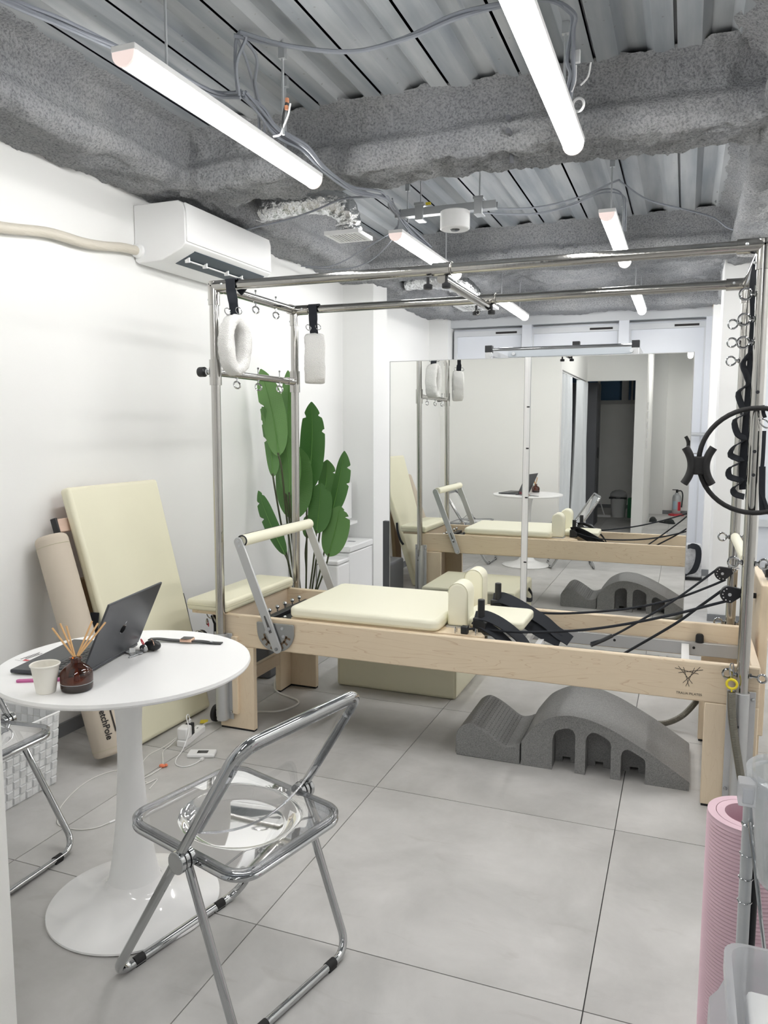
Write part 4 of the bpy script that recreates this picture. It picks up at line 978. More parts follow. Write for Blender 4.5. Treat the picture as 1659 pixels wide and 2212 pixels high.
for k_, p in corner.items():
    c_ = p[1]; sx_ = 1 if 'l' in k_[1] else -1; sy_ = 1 if k_[0] == 'f' else -1
    f_ = build('corner_fitting', MB().cyl(c_+V((-sx_*.012, 0, 0)), c_+V((sx_*.085, 0, 0)), TR+.005, 28).cyl(c_+V((0, -sy_*.0, 0)), c_+V((0, sy_*.055, 0)), TR+.005, 28).cyl(c_-V((0, 0, .08)), c_+V((0, 0, .018)), TR+.005, 28), M_steel, rf, smooth=60)
    build('set_screw', MB().sph(c_+V((sx_*.055, -TR-.006, .002)), .006, 10).sph(c_+V((-TR-.006, 0, -.055)), .006, 10), M_zinc, f_)
# side clamps (aluminium sockets on the bed)
def clamp_prof(x, y, s, z0, z1, wd=.047):
    return MB().box(x-wd, x+wd, y-s*.0+(.018 if s > 0 else -.023), y+(.023 if s > 0 else -.018), z0, z1).cyl((x, y, z0), (x, y, z1), .026, 24).box(x-.026, x+.026, y if s > 0 else y-.02, y+.02 if s > 0 else y, z0, z1)
for key in corner:
    x, y = corner[key][0].x, corner[key][0].y; s_ = 1 if key[0] == 'f' else -1
    b_ = build('tower_socket', clamp_prof(x, y, s_, .05, .452), M_alu, rf, bevel=.0015)
    if key == 'fl':
        build('spacer_block', MB().box(x+.047, x+.075, FY-.018, FY, .08, .44), M_woodz, rf, bevel=.002)
    for dx in (-.037, .037):
        for z in (.085, .425): build('bolt', MB().sph((x+dx, y+(.016 if s_ > 0 else -.016), z), .007, 10), M_chrome, b_)
    build('slot', MB().box(x-.012, x-.006, y-s_*.0265-.001, y-s_*.0265+.001, .33, .338), M_black, b_)
# caster by the left leg
build('caster', MB().cyl((-2.005, 2.96, .052), (-1.985, 2.96, .052), .040, 24), M_rubber, rf, bevel=.004)
# push-through bar at the left with sleeves
za = 1.618
for k_ in ('fl', 'rl'):
    c_ = lerp_post(k_, za); build('sleeve', MB().cyl(c_-V((0, 0, .055)), c_+V((0, 0, .055)), TR+.006, 28), M_steel, rf, smooth=60)
pl_, pr2 = lerp_post('fl', za), lerp_post('rl', za)
ptb = build('cross_bar', MB().cyl(pl_, pr2, .0165, 24).cyl(pr2-V((0, .09, 0)), pr2, .0195, 24), M_steel, rf, smooth=60)
kn = build('locking_knob', MB().lathe(pl_+V((-.085, 0, .004)), [(0, 0), (.020, 0), (.022, .004), (.022, .03), (.018, .034), (0, .034)], 20, (1, 0, 0)), M_black, rf)
build('knob_stem', MB().cyl(pl_+V((-.055, 0, .004)), pl_+V((-.02, 0, .004)), .010, 14).cyl(pl_+V((-.045, 0, .004)), pl_+V((-.038, 0, .004)), .014, 8), M_chrome, rf)
def hook(c, par=None):
    c = V(c)
    mb = MB().cyl(c+V((0, 0, .0)), c+V((0, 0, .035)), .003, 8).cyl(c+V((0, 0, .012)), c+V((0, 0, .018)), .007, 6).sph(c+V((0, 0, .072)), .006, 8).torus(c+V((0, 0, -.016)), (.5, -.86, 0), .0135, .004, 18, 6, 1.2)
    mb.cyl(c+V((0, 0, .035)), c+V((0, 0, .068)), .003, 8)
    return build('eye_hook', mb, M_chrome, par or rf)
for yy in (3.09, 3.28, 3.49): hook((-1.93, yy, 1.588))
for yy in (3.28, 3.475): hook((-1.937, yy, 1.952))
# cross slider near the middle of the top rails
mx0, mx1 = V((-.905, 2.93, TTZ)), V((-.905, 3.674, TTZ))
build('slider_bar', MB().cyl(mx0+V((0, .0, -.035)), mx1+V((0, 0, -.035)), .018, 24), M_steel, rf, smooth=60)
for mm in (mx0, mx1):
    cc = build('slider_collar', MB().cyl(mm+V((-.035, 0, 0)), mm+V((.035, 0, 0)), TR+.005, 28).torus(mm+V((.04, 0, 0)), (1, 0, 0), TR+.006, .002), M_steel, rf, smooth=60)
    for dx in (-.055, .02): build('thumb_knob', MB().lathe(mm+V((dx, 0, -.072)), [(0, 0), (.016, 0), (.018, .004), (.018, .016), (.012, .02), (.006, .022), (.006, .046)], 14), M_black, cc)
build('eye_bolt', MB().torus(mx1+V((-.04, -.02, -.06)), (.5, .8, 0), .012, .003), M_chrome, rf)
# eye bolts on the right posts
def eyebolt(post, z, d, R=.0165):
    c = lerp_post(post, z); d = V(d).normalized(); a = c+d*TR
    mb = MB().cyl(a, a+d*.012, .007, 10).cyl(a, a+d*.004, .010, 12); e = a+d*(.012+R)
    nn = V((0, -1, 0)) if abs(d.y) < .9 else V((1, 0, 0)); nn = (nn+V((.1, 0, 0))).normalized()
    mb.torus(e, nn, R, .0042, 22, 8); build('eye_bolt', mb, M_chrome, rf); return e
for z in (1.829, 1.745, 1.668): eyebolt('fr', z, (-1, -.1, 0), .0185)
for z in (1.820, 1.743, 1.665): eyebolt('rr', z, (-1, -.1, 0), .0185)
eyebolt('fr', .914, (-1, 0, 0)); eyebolt('fr', .912, (1, 0, 0)); e1 = eyebolt('fr', .514, (-1, 0, 0)); 
build('eye_bolt', MB().cyl((.243, 2.91, .513), (.268, 2.91, .511), .004, 8).cyl((.243, 2.91, .513), (.25, 2.91, .513), .009, 8).torus((.284, 2.91, .508), (.3, 1, 0), .014, .004), M_chrome, rf)
eyebolt('rr', .905, (-1, 0, 0)); eyebolt('rr', .905, (1, 0, 0)); eyebolt('rr', .524, (-1, 0, 0)); eyebolt('rr', .524, (1, 0, 0))
for z, k_ in ((1.50, 'fr'), (1.30, 'fr'), (1.22, 'fr'), (1.44, 'rr')): 
    c_ = lerp_post(k_, z); build('hole', MB().cyl(c_+V((.0, -TR-.0006, 0)), c_+V((0, -TR+.003, 0)), .006, 12), M_dark, rf)
# pulleys
for (c_, e_) in ((V(PR), V((.205, 3.645, .765))), (V(PF), V((.205, 2.92, .80)))):
    n_ = V((-.1, 1, 0)).normalized(); ax = (e_-c_); ax = (ax-n_*ax.dot(n_)).normalized(); vv = n_.cross(ax)
    out = []
    for i in range(17): t = PI/2+PI*i/16; out.append(c_+ax*math.cos(t)*.031+vv*math.sin(t)*.031)
    out += [c_-vv*.012+ax*.042, c_+vv*.012+ax*.042]
    n2 = len(out); mbp = MB().add([p-n_*.010 for p in out]+[p+n_*.010 for p in out], [tuple(range(n2)), tuple(range(2*n2-1, n2-1, -1))]+[(i, n2+i, n2+(i+1) % n2, (i+1) % n2) for i in range(n2)])
    pu = build('pulley', mbp, M_black, rf, bevel=.002)
    build('axle', MB().cyl(c_-n_*.0118, c_-n_*.009, .006, 12), M_zinc, pu)
    sc = MB()
    for a in (100, 135, 165, 195, 225, 255): sc.cyl(c_+ax*math.cos(math.radians(a))*.023+vv*math.sin(math.radians(a))*.023-n_*.0112, c_+ax*math.cos(math.radians(a))*.023+vv*math.sin(math.radians(a))*.023-n_*.0095, .0022, 8)
    build('dots', sc, M_white, pu)
    build('shackle', MB().torus(c_+ax*.05, n_+V((0, 0, .6)), .009, .003).torus(c_+ax*.064, vv, .008, .0028), M_chrome, pu)
# padded roll-down bar between the right posts
build('roll_bar', MB().cyl((.217, 3.60, .912), (.219, 3.0, .912), .019, 24).cyl((.217, 3.63, .912), (.219, 2.92, .912), .010, 12), M_cream2, rf, smooth=60)

# ---- things on the tower
def fuzzy_loop(c, ax, R1, R2, wd, th, label, tilt=0):
    c = V(c); ax = V(ax).normalized(); Z_ = V((0, 0, 1)); U = Z_.cross(ax).normalized()
    nA, nB = 72, 20; vs = []
    for i in range(nA):
        t = 2*PI*i/nA; rad = U*math.cos(t)*R1+Z_*math.sin(t)*R2; dr = (U*math.cos(t)/R1+Z_*math.sin(t)/R2).normalized()
        p = c+rad
        for k in range(nB):
            a = 2*PI*k/nB; ca, sa = math.cos(a), math.sin(a)
            sq = lambda q: math.copysign(abs(q)**.6, q)
            q = p+ax*sq(ca)*wd/2+dr*sq(sa)*th/2
            q += (ax*ca+dr*sa)*(noise.noise(q*70)*.004+noise.noise(q*22)*.005); vs.append(q)
    return MB().add(vs, [(i*nB+k, i*nB+(k+1) % nB, ((i+1) % nA)*nB+(k+1) % nB, ((i+1) % nA)*nB+k) for i in range(nA) for k in range(nB)])
f1 = thing('foot_loop', 'fluffy white loop strap hanging from the left end of the front chrome rail', 'strap', (-1.84, 2.93, 1.59), 'fluffy straps on the tower')
build('fleece', fuzzy_loop((-1.838, 2.93, 1.733), (.90, -.42, 0), .046, .108, .090, .044, ''), M_fleece, f1, smooth=80)
build('webbing', MB().ribbon([(-1.838, 2.906, 2.005), (-1.838, 2.925, 2.012), (-1.838, 2.955, 2.0)], (1, 0, 0), .055, .005).ribbon([(-1.838, 2.903, 2.008), (-1.837, 2.905, 1.97), (-1.833, 2.915, 1.92), (-1.833, 2.925, 1.87), (-1.833, 2.93, 1.845)], [(1, 0, 0), (.7, .5, 0), (1, 0, 0), (1, 0, 0)], .042, .006).ribbon([(-1.838, 2.957, 2.0), (-1.82, 2.96, 1.985), (-1.80, 2.96, 1.965)], (1, 0, .3), .05, .01), M_web, f1)
for dx in (-.028, .028): build('d_ring', MB().torus((-1.833+dx, 2.915, 1.875), (0, 1, 0), .012, .0022, 16, 6, 1.4), M_chrome, f1)
f2 = thing('foot_loop', 'fluffy white loop strap hanging from the left end of the rear chrome rail', 'strap', (-1.82, 3.67, 1.60), 'fluffy straps on the tower')
build('fleece', fuzzy_loop((-1.820, 3.672, 1.735), (.9, .42, 0), .030, .112, .105, .036, ''), M_fleece, f2, smooth=80)
build('webbing', MB().ribbon([(-1.82, 3.648, 2.0), (-1.82, 3.672, 2.012), (-1.82, 3.698, 1.995)], (1, 0, 0), .06, .005).ribbon([(-1.82, 3.646, 2.003), (-1.818, 3.65, 1.955), (-1.822, 3.66, 1.91), (-1.822, 3.67, 1.86)], [(1, 0, 0), (.8, .4, 0), (1, 0, 0), (1, 0, 0)], .045, .006), M_web, f2)
for dx in (-.028, .028): build('d_ring', MB().torus((-1.822+dx, 3.66, 1.895), (0, 1, 0), .012, .0022, 16, 6, 1.4), M_chrome, f2)
# long webbing on the right posts
ls = thing('stretch_strap', 'long black webbing strap with wavy loops hanging between the right chrome posts', 'strap', (.2, 2.97, 1.16))
build('webbing', MB().ribbon([(.215, 3.02, 1.968), (.205, 3.0, 1.93), (.198, 2.97, 1.86), (.205, 2.965, 1.75), (.203, 2.965, 1.62), (.200, 2.965, 1.48), (.196, 2.965, 1.35), (.193, 2.965, 1.24), (.198, 2.965, 1.165)], (1, .25, 0), .030, .004), M_web, ls)
wv_ = [(.198, 2.95, 1.64)]
for i, (x, z) in enumerate(((.175, 1.60), (.188, 1.56), (.193, 1.53), (.165, 1.50), (.178, 1.455), (.190, 1.43), (.158, 1.405), (.168, 1.36), (.192, 1.34), (.160, 1.315), (.150, 1.285), (.186, 1.265), (.150, 1.24), (.150, 1.21), (.190, 1.195), (.165, 1.17), (.170, 1.15), (.200, 1.14))): wv_.append((x, 2.952, z))
build('wavy_webbing', MB().ribbon(wv_, (.55, .75, .35), .030, .004), M_web, ls)
build('buckle', MB().box(.196, .214, 2.94, 2.948, 1.84, 1.86).torus((.215, 2.95, 1.80), (0, 1, 0), .012, .003), M_chrome, ls)
# second hanging handle strap
hs = thing('handle_strap', 'narrow black strap on a chrome clip hanging on the front right chrome post', 'strap', (.245, 2.90, 1.09))
build('webbing', MB().ribbon([(.247, 2.895, 1.37), (.247, 2.893, 1.28), (.246, 2.893, 1.18), (.262, 2.89, 1.125), (.275, 2.885, 1.09)], (1, .3, 0), .012, .004).ribbon([(.247, 2.895, 1.25), (.25, 2.893, 1.16), (.255, 2.89, 1.09)], (1, 0, 0), .02, .004), M_web, hs)
build('carabiner', MB().torus((.247, 2.893, 1.395), (.1, 1, 0), .010, .0025, 18, 6, 1.9), M_chrome, hs)
build('loop', MB().ribbon([(.236, 2.875, 1.455), (.24, 2.878, 1.43), (.246, 2.888, 1.415)], (1, 0, 0), .012, .004), M_web, hs)
# pilates ring
rg = thing('exercise_ring', 'black flexible exercise ring with side grips hanging at the right post', 'exercise ring', (.2, 2.865, 1.08))
rcx, rcz, rR = .222, 1.270, .176
rp = [(rcx+rR*math.cos(2*PI*i/48), 2.862, rcz+rR*math.sin(2*PI*i/48)) for i in range(48)]
build('hoop', MB().tube(rp, .0085, 10, closed=True), M_rubber, rg, smooth=60)
for s_ in (-1, 1):
    gx = rcx+s_*rR
    a0 = math.radians(-8)*s_
    for off, dd in ((-.023, -1), (.023, 1)):
        vs = []
        pth = [(gx+off+dd*(.022*(abs(k)/3)**2.0), 2.862, rcz-.020+k*.021) for k in range(-3, 4)]
        build('grip', MB().tube(pth, .0185, 12, sub=3, sx=.72, sy=1.5, ref=(1, 0, 0)), M_rubber, rg, smooth=60)
    build('grip_bridge', MB().box(gx-.022, gx+.022, 2.845, 2.879, rcz-.05, rcz+.012), M_rubber, rg, bevel=.005)
    build('pin', MB().cyl((gx-.045, 2.862, rcz+.022), (gx+.01, 2.862, rcz+.022), .002, 8), M_zinc, rg)
# side springs with yellow eyes
def coil(path, r, n_turn, wire=.0019):
    P = catmull([V(p) for p in path], 40, False); cum = [0]
    for i in range(1, len(P)): cum.append(cum[-1]+(P[i]-P[i-1]).length)
    L_ = cum[-1]; out = []; per = 7; tot = n_turn*per; u = None; k = 0
    for i in range(tot+1):
        s_ = L_*i/tot
        while k < len(P)-2 and cum[k+1] < s_: k += 1
        f_ = (s_-cum[k])/max(1e-9, cum[k+1]-cum[k]); p = P[k].lerp(P[k+1], f_); d = (P[k+1]-P[k]).normalized()
        u = d.orthogonal().normalized() if u is None else (u-d*u.dot(d)).normalized(); w_ = d.cross(u); a = 2*PI*i/per
        out.append(p+u*math.cos(a)*r+w_*math.sin(a)*r)
    return MB().tube(out, wire, 4)
sp1 = thing('hanging_spring', 'thick steel coil spring with a yellow ring, hanging at the front right post', 'spring', (.19, 2.88, .1))
build('coil', coil([(.186, 2.868, .462), (.188, 2.868, .42), (.194, 2.867, .36), (.205, 2.866, .29), (.222, 2.866, .20), (.237, 2.866, .12), (.24, 2.866, .08)], .0125, 95), M_spring, sp1, smooth=0)
build('core', MB().tube([(.186, 2.868, .462), (.188, 2.868, .42), (.194, 2.867, .36), (.205, 2.866, .29), (.222, 2.866, .20), (.237, 2.866, .12), (.24, 2.866, .08)], .0115, 10, sub=4), M_spring, sp1)
build('yellow_ring', MB().torus((.186, 2.872, .489), (.1, 1, 0), .0165, .0045, 24, 10).cyl((.186, 2.868, .462), (.186, 2.87, .474), .003, 8), M_yellow, sp1)
build('carabiner', MB().tube([(.182, 2.885, .51), (.178, 2.885, .53), (.180, 2.888, .555), (.188, 2.888, .556), (.190, 2.886, .53), (.187, 2.885, .508)], .0022, 6, closed=True, sub=4), M_chrome, sp1)
sp2 = thing('hanging_spring', 'second steel coil spring curving under the bed behind the grey arc', 'spring', (.05, 3.66, .05))
build('coil', coil([(.185, 3.69, .46), (.18, 3.68, .36), (.145, 3.67, .24), (.101, 3.66, .158), (.04, 3.66, .073), (-.03, 3.655, .028), (-.10, 3.65, .018)], .0125, 120), M_spring, sp2, smooth=0)
build('core', MB().tube([(.185, 3.69, .46), (.18, 3.68, .36), (.145, 3.67, .24), (.101, 3.66, .158), (.04, 3.66, .073), (-.03, 3.655, .028), (-.10, 3.65, .018)], .0115, 10, sub=4), M_spring, sp2)
build('yellow_ring', MB().torus((.175, 3.68, .49), (.1, 1, 0), .0165, .0045, 24, 10), M_yellow, sp2)

# hanging accessories under the end cushion
ha = thing('carabiner_bundle', 'black handles on chrome carabiners hanging below the end cushion of the bed', 'handles', (-2.06, 3.1, .30))
build('carabiner', MB().torus((-2.06, 3.02, .50), (0, 1, 0), .013, .003, 18, 6, 1.5).torus((-2.075, 3.02, .465), (1, .4, 0), .012, .003, 18, 6, 1.5), M_chrome, ha)
build('red_cord', MB().torus((-2.068, 3.02, .452), (.7, .6, 0), .008, .0022), M_red, ha)
build('handle', MB().sph((-2.09, 3.0, .392), .034, 16, (1, .4, 1.15)), M_black, ha)
build('handle_ring', MB().torus((-2.09, 2.985, .395), (0, 1, .1), .034, .002, 24, 6, 1.1), M_chrome, ha)
build('strap', MB().ribbon([(-2.05, 3.03, .50), (-2.03, 3.04, .44), (-1.99, 3.05, .40)], (0, 1, .3), .03, .004).box(-2.06, -1.985, 3.05, 3.12, .38, .46), M_web, ha)
build('rod', MB().cyl((-2.05, 3.03, .49), (-1.975, 3.03, .39), .004, 8), M_zinc, ha)

# wooden jump board stored at the right end
jbd = thing('jump_board', 'upright pale wooden board with a black knob standing beyond the right end of the bed', 'board', (.33, 3.55, .0))
build('board', MB().box(.312, .347, 3.42, 4.0, .11, .745), M_woodz, jbd, bevel=.006, seg=3)
build('knob', MB().lathe((.285, 3.62, .66), [(0, 0), (.03, 0), (.03, .008), (.012, .012), (.012, .028)], 20, (1, 0, 0)), M_black, jbd)
build('stand', MB().box(.318, .341, 3.5, 3.56, 0, .12).box(.318, .341, 3.88, 3.94, 0, .12), M_woodz, jbd)
jb3 = thing('plywood_board', 'second pale wooden panel standing behind the upright board at right', 'board', (.30, 3.9, 0))
build('panel', MB().box(.298, .310, 4.02, 4.3, 0, .78), M_woodz, jb3, bevel=.003)
gc = thing('glass_cylinder_knob', 'clear cylinder handle with a black collar on the wooden board at right edge', 'handle', (.38, 3.62, .77))
build('cylinder', MB().cyl((.36, 3.55, .785), (.47, 3.55, .785), .025, 20), M_acryrim, gc)
build('collar', MB().cyl((.335, 3.55, .785), (.358, 3.55, .785), .030, 20), M_black, gc, bevel=.003)
build('stem', MB().cyl((.35, 3.55, .745), (.35, 3.55, .785), .008, 10), M_zinc, gc)

# ================================================================ cream box, foam arc
bx = thing('upholstered_box', 'cream upholstered box on the floor under the wooden bed', 'box', (-1.36, 3.95, 0))
build('body', MB().box(-1.70, -1.035, 3.66, 4.30, .0, .265), M_cream, bx, bevel=.018, seg=4)
build('seam', MB().tube([(-1.70, 3.661, .25), (-1.04, 3.661, .25)], .0015, 6).tube([(-1.038, 3.664, .01), (-1.038, 3.664, .25)], .0015, 6), M_seam, bx)
build('handle_strap', MB().ribbon([(-1.033, 3.80, .20), (-1.0, 3.84, .17), (-.985, 3.93, .15), (-1.0, 4.03, .17), (-1.033, 4.07, .20)], (0, .2, 1), .03, .003), M_web, bx)

def arcpoly(pts): return pts
def smooth2d(pts, sub=6): return [(p.x, p.y) for p in catmull([V((a, b, 0)) for a, b in pts], sub, False)]
AY0, AY1 = 3.035, 3.430
top = smooth2d([(-.578, .100), (-.552, .138), (-.52, .178), (-.485, .203), (-.45, .221), (-.415, .232), (-.375, .236), (-.312, .229), (-.25, .210), (-.193, .186), (-.082, .128), (.0, .078), (.063, .038)], 3)
slots = [(-.453, -.362, [(-.453, .122), (-.449, .145), (-.44, .163), (-.425, .173), (-.405, .180), (-.387, .182), (-.375, .178), (-.366, .165), (-.362, .145)]),
         (-.322, -.224, [(-.322, .142), (-.318, .158), (-.308, .172), (-.296, .178), (-.285, .179), (-.272, .176), (-.240, .160), (-.228, .150), (-.224, .134)]),
         (-.186, -.094, [(-.186, .097), (-.182, .115), (-.173, .126), (-.163, .130), (-.147, .126), (-.107, .105), (-.097, .097), (-.094, .080)])]
def arc_poly(kind):
    p = [(-.578, .0)]
    for x0, x1, cv in slots:
        if kind == 'slots': p += [(x0, 0)]+cv+[(x1, 0)]
        elif kind == 'notch': p += [(x0+.03, 0), (x0+.03, .022), (x0+.062, .022), (x0+.062, 0)]
    p += [(.066, 0), (.068, .032), (.063, .038)]+top[::-1][1:]
    return p
arc = thing('foam_arc', 'large grey foam arc with three arched cut-outs on the floor under the bed', 'exercise arc', (-.25, 3.23, 0))
build('front_side', MB().prism(arc_poly('slots'), 'y', AY0, AY0+.095), M_foam, arc, smooth=40)
build('core', MB().prism(arc_poly('notch'), 'y', AY0+.0951, AY1-.0951), M_foam, arc, smooth=40)
build('rear_side', MB().prism(arc_poly('slots'), 'y', AY1-.095, AY1), M_foam, arc, smooth=40)
gm = MB()
for i, (x, z) in enumerate(top[20:]):
    pass
st_ = thing('foam_wave', 'small grey foam wedge with a curved crest joined to the left of the arc', 'exercise block', (-.72, 3.23, 0))
stp = [(-.585, 0), (-.585, .080)]+smooth2d([(-.586, .084), (-.615, .071), (-.645, .067), (-.67, .078), (-.696, .096), (-.74, .124), (-.78, .142), (-.804, .144), (-.830, .130), (-.846, .112), (-.856, .090)], 3)+[(-.858, .012), (-.852, 0)]
build('body', MB().prism(stp, 'y', AY0, AY1-.02), M_foam, st_, bevel=.005, smooth=40)
rg2 = MB()
for i in range(12):
    x = -.795+i*.0135; z = .1445-(max(0, x+.80))*.50+ (.0)
    import bisect
    xs2 = sorted([(p[0], p[1]) for p in stp[2:-2]]); j = bisect.bisect([a for a, b in xs2], x); a, b = xs2[max(0, j-1)], xs2[min(len(xs2)-1, j)]
    z = a[1]+(b[1]-a[1])*((x-a[0])/max(1e-6, b[0]-a[0]))
    for k in range(16):
        y = AY0+.02+k*.0215; rg2.box(x-.002, x+.002, y, y+.012, z-.001, z+.0016)
build('grip_ridges', rg2, M_foam, st_, kind='stuff')

# ================================================================ leaning things at the left wall
lb = thing('padded_board', 'large cream padded board leaning against the left wall behind the table', 'padded board', (-2.25, 2.85, 0))
q0, q1, q2, q3 = V((-2.14, 2.585, .0)), V((-2.125, 3.115, .0)), V((-2.455, 3.175, 1.125)), V((-2.455, 2.572, 1.125))
nn = (q1-q0).cross(q3-q0).normalized(); nn = nn if nn.x > 0 else -nn
lift = V((0, 0, .012))
def inset(t): 
    return [p-nn*t for p in (q0+lift, q1+lift, q2, q3)]
build('cushion', MB().hexa(inset(.055), inset(0)), M_cream, lb, bevel=.018, seg=4)
build('backing', MB().hexa([p-nn*.057 for p in (q0+lift*1.2+V((0, .02, 0)), q1+lift*1.2-V((0, .02, 0)), q2-V((0, .02, .02)), q3+V((0, .02, -.02)))][::1], [p-nn*.0551 for p in (q0+lift*1.2+V((0, .02, 0)), q1+lift*1.2-V((0, .02, 0)), q2-V((0, .02, .02)), q3+V((0, .02, -.02)))]), M_pinkwood, lb)
def onb(u, v, t): # u along width 0..1, v up 0..1
    a = q0.lerp(q1, u); b = q3.lerp(q2, u); return a.lerp(b, v)-nn*t
def bbox(u0, u1, v0, v1, t0, t1):
    return MB().hexa([onb(u0, v0, t1), onb(u1, v0, t1), onb(u1, v1, t1), onb(u0, v1, t1)], [onb(u0, v0, t0), onb(u1, v0, t0), onb(u1, v1, t0), onb(u0, v1, t0)])
build('batten', bbox(-.075, .8, .845, .895, .059, .085), M_pinkwood, lb, bevel=.004)
build('batten_cap', bbox(-.09, -.07, .84, .90, .060, .092), M_black, lb, bevel=.003)
build('batten', bbox(-.06, .8, .20, .25, .059, .085), M_pinkwood, lb, bevel=.004)
build('strap', MB().ribbon([onb(1.01, .50, .02), onb(1.035, .44, .03), onb(1.03, .37, .03), onb(1.01, .33, .02)], tuple(nn), .02, .003).ribbon([onb(-.01, .53, .03), onb(-.05, .46, .05), onb(-.06, .43, .07)], tuple(nn), .05, .003)
      .ribbon([onb(-.01, .40, .02), onb(-.04, .36, .05), onb(-.045, .26, .06), onb(.0, .16, .05), onb(.03, .1, .04)], tuple(nn), .04, .003), M_web, lb)
bk = thing('wooden_box_frame', 'tan wooden side piece with a screw hole tucked between pole and padded board', 'wooden panel', (-2.44, 2.60, 0))
build('panel', MB().hexa([(-2.40, 2.74, .0), (-2.40, 2.88, .0), (-2.44, 2.88, .0), (-2.44, 2.74, .0)], [(-2.505, 2.60, .70), (-2.505, 2.74, .70), (-2.54, 2.74, .70), (-2.54, 2.60, .70)]), pm('tan_wood', (.34, .26, .15), .6), bk, bevel=.004)
build('screw', MB().cyl((-2.468, 2.66, .61), (-2.476, 2.66, .61), .006, 10), M_zinc, bk)
# stretch pole
pl0, pl1 = V((-2.165, 2.445, .034)), V((-2.482, 2.492, .922))
rp_ = .067; ax_ = (pl1-pl0).normalized()
sp = thing('foam_roller_pole', 'long beige cloth-covered foam pole leaning on the left wall', 'foam roller', (-2.17, 2.44, 0))
Lp = (pl1-pl0).length
nrm_ = lambda: None
build('cover', MB().lathe(pl0, [(0, 0), (rp_-.012, .001), (rp_-.003, .007), (rp_, .018), (rp_, Lp-.02), (rp_-.004, Lp-.008), (rp_-.014, Lp), (0, Lp+.003)], 48, tuple(ax_)), M_beige, sp, smooth=50)
Qp = axis_rot(tuple(ax_))
for s_ in (Lp-.045, .03): build('seam', MB().torus(pl0+ax_*s_, ax_, rp_+.0004, .0011, 48, 6), M_seam, sp)
camdir = (V((0, 0, 1.38))-(pl0+pl1)/2); camdir -= ax_*camdir.dot(ax_); camdir.normalize(); side_ = ax_.cross(camdir)
def wrap(c, ang0=.0, size=1):   # text x runs down the pole
    s_ = .148-c.x*1.0; a = ang0+(c.y)/rp_
    return pl0+ax_*s_+(camdir*math.cos(a)+side_*math.sin(a)*SG)*(rp_+.0026)
SG = 1 if side_.dot(rt) > 0 else -1
build('lettering', text_mb('StretchPole', .035, lambda c: wrap(c), .0007), M_print, sp, recalc=False)
lm_ = MB()
for k in range(8):
    q0_, q1_ = -.10+.020*k, -.10+.020*(k+1)
    lm_.add([wrap(V((q0_, .040, 0))), wrap(V((q1_, .040, 0))), wrap(V((q1_, .047, 0))), wrap(V((q0_, .047, 0)))], [(0, 1, 2, 3)])
build('printed_line', lm_, M_print, sp, recalc=False)

# woven basket
bs = thing('woven_basket', 'white woven square basket on the floor at the left edge', 'basket', (-2.37, 2.05, 0))
BX0, BX1, BY0, BY1, BH = -2.50, -2.235, 1.86, 2.215, .285
def bask(side, i, j, n, m_):
    pass
for face in range(4):
    # each face bilinear between bottom and top corners
    fl_ = .012
    cb = [(BX0, BY0), (BX1, BY0), (BX1, BY1), (BX0, BY1)]; ct = [(BX0-.0, BY0-fl_), (BX1+.02, BY0-fl_), (BX1+.02, BY1+fl_), (BX0, BY1+fl_)]
    a, b = cb[face], cb[(face+1) % 4]; c_, d_ = ct[face], ct[(face+1) % 4]
    A0, B0, C0, D0 = V((*a, 0.004)), V((*b, 0.004)), V((*c_, BH)), V((*d_, BH))
    L_ = (B0-A0).length; n = max(4, round(L_/.030)); m_ = 9
    mbs = [MB(), MB()]; out = (B0-A0).cross(C0-A0).normalized(); cen = V(((BX0+BX1)/2, (BY0+BY1)/2, .15))
    if out.dot((A0+B0)/2-cen) < 0: out = -out
    def bl(u, v): return A0.lerp(B0, u).lerp(C0.lerp(D0, u), v)
    for i in range(n):
        for j in range(m_):
            k = (i+j) % 2; g = .03; u0, u1, v0, v1 = (i+g)/n, (i+1-g)/n, (j+g)/m_, (j+1-g)/m_
            o_ = out*(.0035 if k else .001); ctr = bl((u0+u1)/2, (v0+v1)/2)+out*(.0055 if k else .002)
            base_ = [bl(u0, v0), bl(u1, v0), bl(u1, v1), bl(u0, v1)]
            ins = [p+out*0 for p in base_]; tp = [p.lerp(ctr, .18)+o_ for p in base_]; bt = [p-out*.002 for p in base_]
            mbs[k].hexa(bt, tp)
    for k in (0, 1): build('woven_face', mbs[k], M_woven[k], bs, smooth=0, kind='stuff')
build('rim', MB().tube([(p[0], p[1], BH+.002) for p in ct], .0045, 8, closed=True), M_white, bs)
build('bottom', MB().box(BX0+.005, BX1-.005, BY0+.005, BY1-.005, 0, .006), M_woven[0], bs)

# ================================================================ floor electrics
ps = thing('power_strip', 'white power strip on the floor beside the leaning padded board', 'power strip', (-2.0, 2.76, 0))
a_ = math.atan2(2.85-2.675, -2.006+1.99)
pa, pb = V((-1.985, 2.672, 0)), V((-2.012, 2.862, 0)); dd = (pb-pa).normalized(); pp = V((dd.y, -dd.x, 0))
def obx(c, hl, hw_, z0, z1, d=dd, p=pp): return MB().hexa([c-d*hl-p*hw_+V((0, 0, z0)), c+d*hl-p*hw_+V((0, 0, z0)), c+d*hl+p*hw_+V((0, 0, z0)), c-d*hl+p*hw_+V((0, 0, z0))], [c-d*hl-p*hw_+V((0, 0, z1)), c+d*hl-p*hw_+V((0, 0, z1)), c+d*hl+p*hw_+V((0, 0, z1)), c-d*hl+p*hw_+V((0, 0, z1))])
build('body', obx((pa+pb)/2, .095, .021, .0, .027), M_white, ps, bevel=.003)
for k in (.02, .055): build('socket', obx(pa+dd*(.10+k), .006, .002, .0268, .0275), M_dark, ps)
